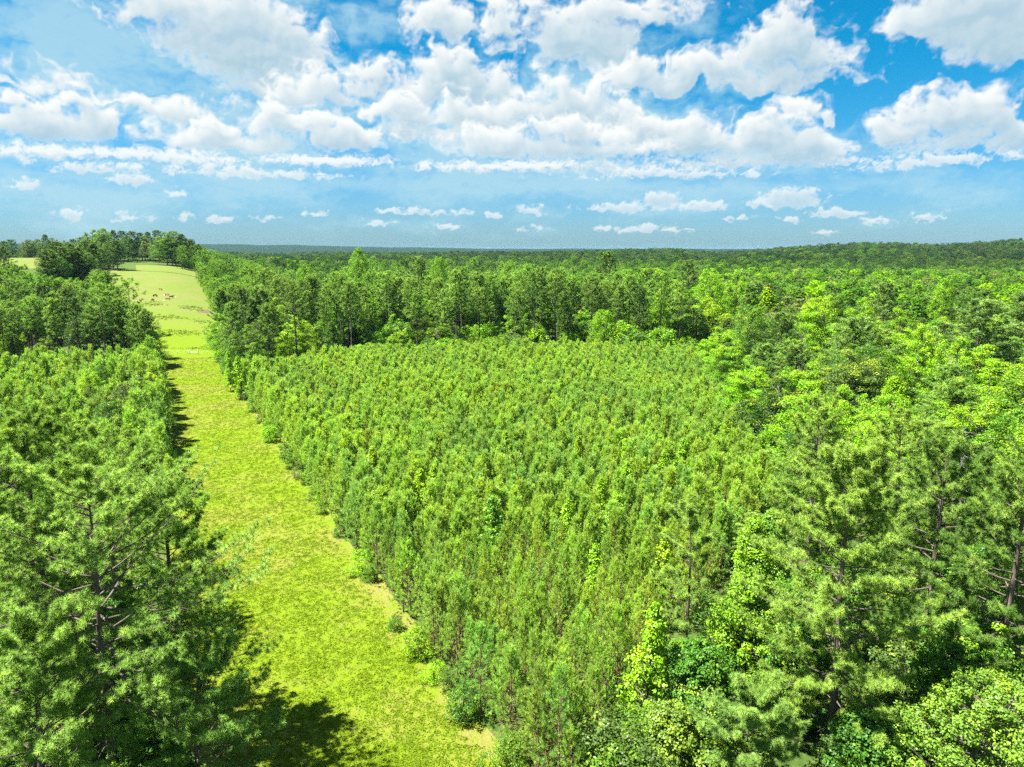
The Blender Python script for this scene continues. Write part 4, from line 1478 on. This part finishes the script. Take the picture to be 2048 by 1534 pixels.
LOW = [(270, 357, 50, 12, 0.8), (345, 386, 28, 7, 0.7), (145, 427, 42, 10, 0.7), (270, 434, 40, 9, 0.5),
       (440, 438, 42, 8, 0.6), (370, 433, 24, 8, 0.5), (850, 423, 32, 8, 0.8), (920, 424, 24, 7, 0.8), (780, 421, 32, 6, 0.7), (1060, 421, 30, 11, 1), (982, 431, 18, 6, 0.8), (1320, 403, 46, 18, 1.1), (1230, 416, 72, 10, 0.9), (1395, 412, 50, 9, 0.9), (1437, 407, 12, 8, 0.9), (1580, 399, 66, 20, 1.05), (1520, 408, 24, 9, 0.9), (1675, 427, 58, 12, 1), (1755, 441, 32, 6, 0.7), (1580, 438, 20, 7, 0.9), (1865, 432, 48, 9, 0.8), (1290, 457, 54, 9, 0.75), (1210, 456, 20, 6, 0.6), (760, 446, 36, 6, 0.5), (630, 426, 26, 7, 0.7), (1060, 456, 26, 6, 0.5), (1480, 438, 26, 8, 0.7),
       (45, 366, 22, 8, 0.6), (535, 436, 32, 6, 0.5), (890, 452, 30, 6, 0.5), (1350, 462, 26, 6, 0.5), (1640, 463, 30, 5, 0.5)]
VEIL = [(500, 360, 900, 60, .95), (1250, 370, 700, 50, .8), (1150, 260, 560, 120, .95), (700, 230, 300, 110, .85), (150, 150, 420, 140, 1.0), (400, 330, 500, 60, .9), (250, 290, 480, 100, .8), (620, 320, 650, 90, .7), (1250, 60, 260, 120, .45), (1850, 345, 420, 50, .6), (900, 140, 330, 70, .6),
        (1350, 330, 480, 60, .6), (700, 60, 200, 90, .5), (1500, 175, 260, 30, .5), (100, 380, 500, 60, .5), (80, 30, 200, 60, .5), (1000, 380, 900, 60, .35)]


def az_el(u, v):
    dx, dv = (u - CX) / F, (v - CY) / F
    D = np.array([dx, CP - dv * SP, -SP - dv * CP])
    return math.atan2(D[0], D[1]), math.atan2(D[2], math.hypot(D[0], D[1]))


DST = .0016
ga = np.arange(-.82, .82, DST)
ge = np.arange(-.03, .42, DST)
GE, GA = np.meshgrid(ge, ga, indexing='ij')
fine = .22 + .78 * sstep(.02, .20, GE)


def blob_field(x, y, blobs, k):
    acc = np.zeros_like(x)
    for u, v, rx, ry, a in blobs:
        A, E = az_el(u, v)
        ca = math.cos(A) ** 2
        ix, iy = F / (rx * 1.22 * ca), F / (ry * 1.25)
        dy = (y - E) * iy
        dy = np.where(dy < 0, dy * 1.5, dy)
        q = np.hypot((x - A) * ix, dy)
        acc += np.exp(k * np.maximum(a * (1 - q), -2.0))
    return np.log(acc + 1e-9) / k


wl = sstep(.11, .15, GE)                         # near clouds high up, far and finer ones low down
wx = fbm(GA * 22, GE * 22, 4, 3) * .022 * wl + fbm(GA * 70, GE * 90, 4, 4) * .009 * (1 - wl)
wy = fbm(GA * 22 + 40, GE * 22, 4, 9) * .016 * wl + fbm(GA * 70 + 40, GE * 90, 4, 8) * .0045 * (1 - wl)
puff = fbm((GA + wx) * 30, (GE + wy) * 38, 4, 21, .5, True) * wl + fbm((GA + wx) * 110, (GE + wy) * 140, 3, 22, .55, True) * (1 - wl)
soft = fbm(GA * 13, GE * 24, 6, 33, .6) * wl + fbm(GA * 45, GE * 80, 4, 34, .6) * (1 - wl)


def shift(a, de, da):
    out = np.zeros_like(a)
    h, w_ = a.shape
    ys = slice(max(de, 0), min(h + de, h)); yd = slice(max(-de, 0), min(h - de, h))
    xs = slice(max(da, 0), min(w_ + da, w_)); xd = slice(max(-da, 0), min(w_ - da, w_))
    out[yd, xd] = a[ys, xs]
    return out


dens = np.full_like(GA, -1.0)
lit = np.full_like(GA, .9)
groups = sorted(CLOUDS, key=lambda g_: min(q[1] for q in g_)) + [[q] for q in LOW]
for gr_ in groups:                                 # every cloud is lit for itself: bright heads, grey flat base
    ae = np.array([az_el(q[0], q[1]) for q in gr_])
    rx_ = max(q[2] for q in gr_) * 1.7 / F + .02
    ry_ = max(q[3] for q in gr_) * 2.0 / F + .02
    i0, i1 = np.searchsorted(ge, [ae[:, 1].min() - ry_, ae[:, 1].max() + ry_])
    j0, j1 = np.searchsorted(ga, [ae[:, 0].min() - rx_, ae[:, 0].max() + rx_])
    if i1 - i0 < 2 or j1 - j0 < 2:
        continue
    W_ = (slice(i0, i1), slice(j0, j1))
    small = ae[:, 1].mean() < .11
    f_ = blob_field(GA[W_] + wx[W_], GE[W_] + wy[W_], gr_, 13.0)
    d_ = f_ + .28 * puff[W_] + (.24 if not small else .30) * soft[W_] - .12
    a_ = sstep(-.05, .45, d_)
    b_ = np.clip(f_ + .16 * puff[W_] + .14 * soft[W_] - .05, 0, 1.0)
    tau = 0
    n_s = 14 if not small else 5
    for k in range(1, n_s + 1):
        tau = tau + shift(b_, 2 * k if not small else k, -k // (2 if small else 1))
    l_ = np.exp(-(.24 if not small else .28) * tau)
    rel = np.clip((b_ - shift(b_, 4, -3)) * 1.6, -.35, .35) * (0 if small else 1)
    l_ = np.clip(l_ + .30 * rel + .04, 0, 1)
    dens[W_] = np.maximum(dens[W_], d_)
    lit[W_] = lit[W_] * (1 - a_) + l_ * a_
veil = .60 * np.clip(blob_field(GA, GE, VEIL, 5.0), -1, 1) + .36 * fbm((GA + wx * 2) * 7, (GE + wy) * 24, 5, 55, .55) + .28 * fbm(GA * 3, GE * 9, 3, 71) - .10 - .35 * sstep(.22, .5, GA) * sstep(.10, .2, GE)
edge_f = sstep(.82, .74, np.abs(GA)) * sstep(.415, .36, GE)
dens = dens * edge_f - (1 - edge_f)
veil = veil * edge_f - (1 - edge_f)
RD = 30000.0
V = np.stack([np.sin(GA) * np.cos(GE), np.cos(GA) * np.cos(GE), np.sin(GE)], -1).reshape(-1, 3) * RD
nh, nw_ = GA.shape
i = np.arange(nh - 1)[:, None] * nw_
j = np.arange(nw_ - 1)[None, :]
Fq = np.stack([i + j, i + nw_ + j, i + nw_ + j + 1, i + j + 1], -1).reshape(-1, 4)
m, nt = new_mat('sky_and_clouds')
m.cycles.emission_sampling = 'NONE'
pos = N(nt, 'ShaderNodeNewGeometry').outputs['Position']
dirn = vmath(nt, 'NORMALIZE', pos)
sk = nt.nodes.new('ShaderNodeTexSky')
for k in ('sky_type', 'sun_disc', 'sun_elevation', 'sun_rotation', 'altitude', 'air_density', 'dust_density', 'ozone_density'):
    setattr(sk, k, getattr(sky, k))
nt.links.new(dirn, sk.inputs[0])
hz = ramp(nt, N(nt, 'ShaderNodeSeparateXYZ', ins={0: dirn}).outputs[2], -.02, .26)
skyc = mixc(nt, 1.0, sk.outputs[0], mixc(nt, hz, tuple(STR * q for q in TINT_H), tuple(STR * q for q in TINT)), 'MULTIPLY')


def att(k):
    return N(nt, 'ShaderNodeAttribute', attribute_name=k).outputs['Fac']


n1 = noise(nt, dirn, 80, 3, .5)
n2 = noise(nt, dirn, 220, 1, .5)
de = math_n(nt, 'ADD', att('dens'), math_n(nt, 'ADD', math_n(nt, 'MULTIPLY_ADD', n1, .24, -.12), math_n(nt, 'MULTIPLY_ADD', n2, .10, -.05)))
alpha = math_n(nt, 'MULTIPLY', ramp(nt, de, -.07, .46), math_n(nt, 'MULTIPLY_ADD', att('high'), .3, .68))
XG = 1 / 2 ** EXPO
lt = math_n(nt, 'ADD', att('lit'), math_n(nt, 'MULTIPLY_ADD', n1, .10, -.05), clamp=True)
ccol = mixc(nt, lt, tuple(q * XG for q in (.44, .63, .75)), tuple(q * XG for q in (1.0, 1.02, 1.0)))
stn = noise(nt, vmath(nt, 'MULTIPLY', dirn, (34, 34, 110)), 1.0, 4, .55)
va = math_n(nt, 'MULTIPLY', ramp(nt, math_n(nt, 'ADD', att('veil'), math_n(nt, 'MULTIPLY_ADD', stn, .5, -.25)), -.15, .62), .74)
base = mixc(nt, va, skyc, tuple(q * XG for q in (.50, .77, .88)))
allc = mixc(nt, alpha, base, ccol)
em = N(nt, 'ShaderNodeEmission', ins={0: allc, 1: 1.0})
N(nt, 'ShaderNodeOutputMaterial', ins={0: em.outputs[0]})
tag(link('sky', mk_mesh('sky', V, [Fq], [m], {'dens': dens.ravel(), 'lit': lit.ravel(), 'veil': veil.ravel(), 'high': sstep(.05, .16, GE).ravel()}, smooth=True)),
    'bright blue sky with heaped white clouds', 'sky', kind='structure')
print('sky', time.time() - T0)

# ------------------------------------------------------------------ camera and render
cd = bpy.data.cameras.new('camera')
cd.sensor_width = 36
cd.lens = F / 2048 * 36
cd.clip_start = .5
cd.clip_end = 80000
cam = bpy.data.objects.new('camera', cd)
COL.objects.link(cam)
cam.location = (0, 0, H)
cam.rotation_euler = (pi / 2 - PITCH, 0, 0)
sc.camera = cam
sc.view_settings.view_transform = 'Standard'
sc.view_settings.look = 'None'
sc.view_settings.exposure = EXPO
sc.view_settings.gamma = 1.0
sc.render.engine = 'CYCLES'
cy = sc.cycles
cy.max_bounces = 4
cy.diffuse_bounces = 3
cy.glossy_bounces = 1
cy.transmission_bounces = 3
cy.volume_bounces = 0
cy.transparent_max_bounces = 4
cy.caustics_reflective = cy.caustics_refractive = False
cy.use_denoising = False
cy.denoiser = 'OPENIMAGEDENOISE'
cy.denoising_input_passes = 'RGB_ALBEDO_NORMAL'
cy.denoising_prefilter = 'ACCURATE'
cy.use_light_tree = False
cy.use_adaptive_sampling = False
print('script', time.time() - T0)
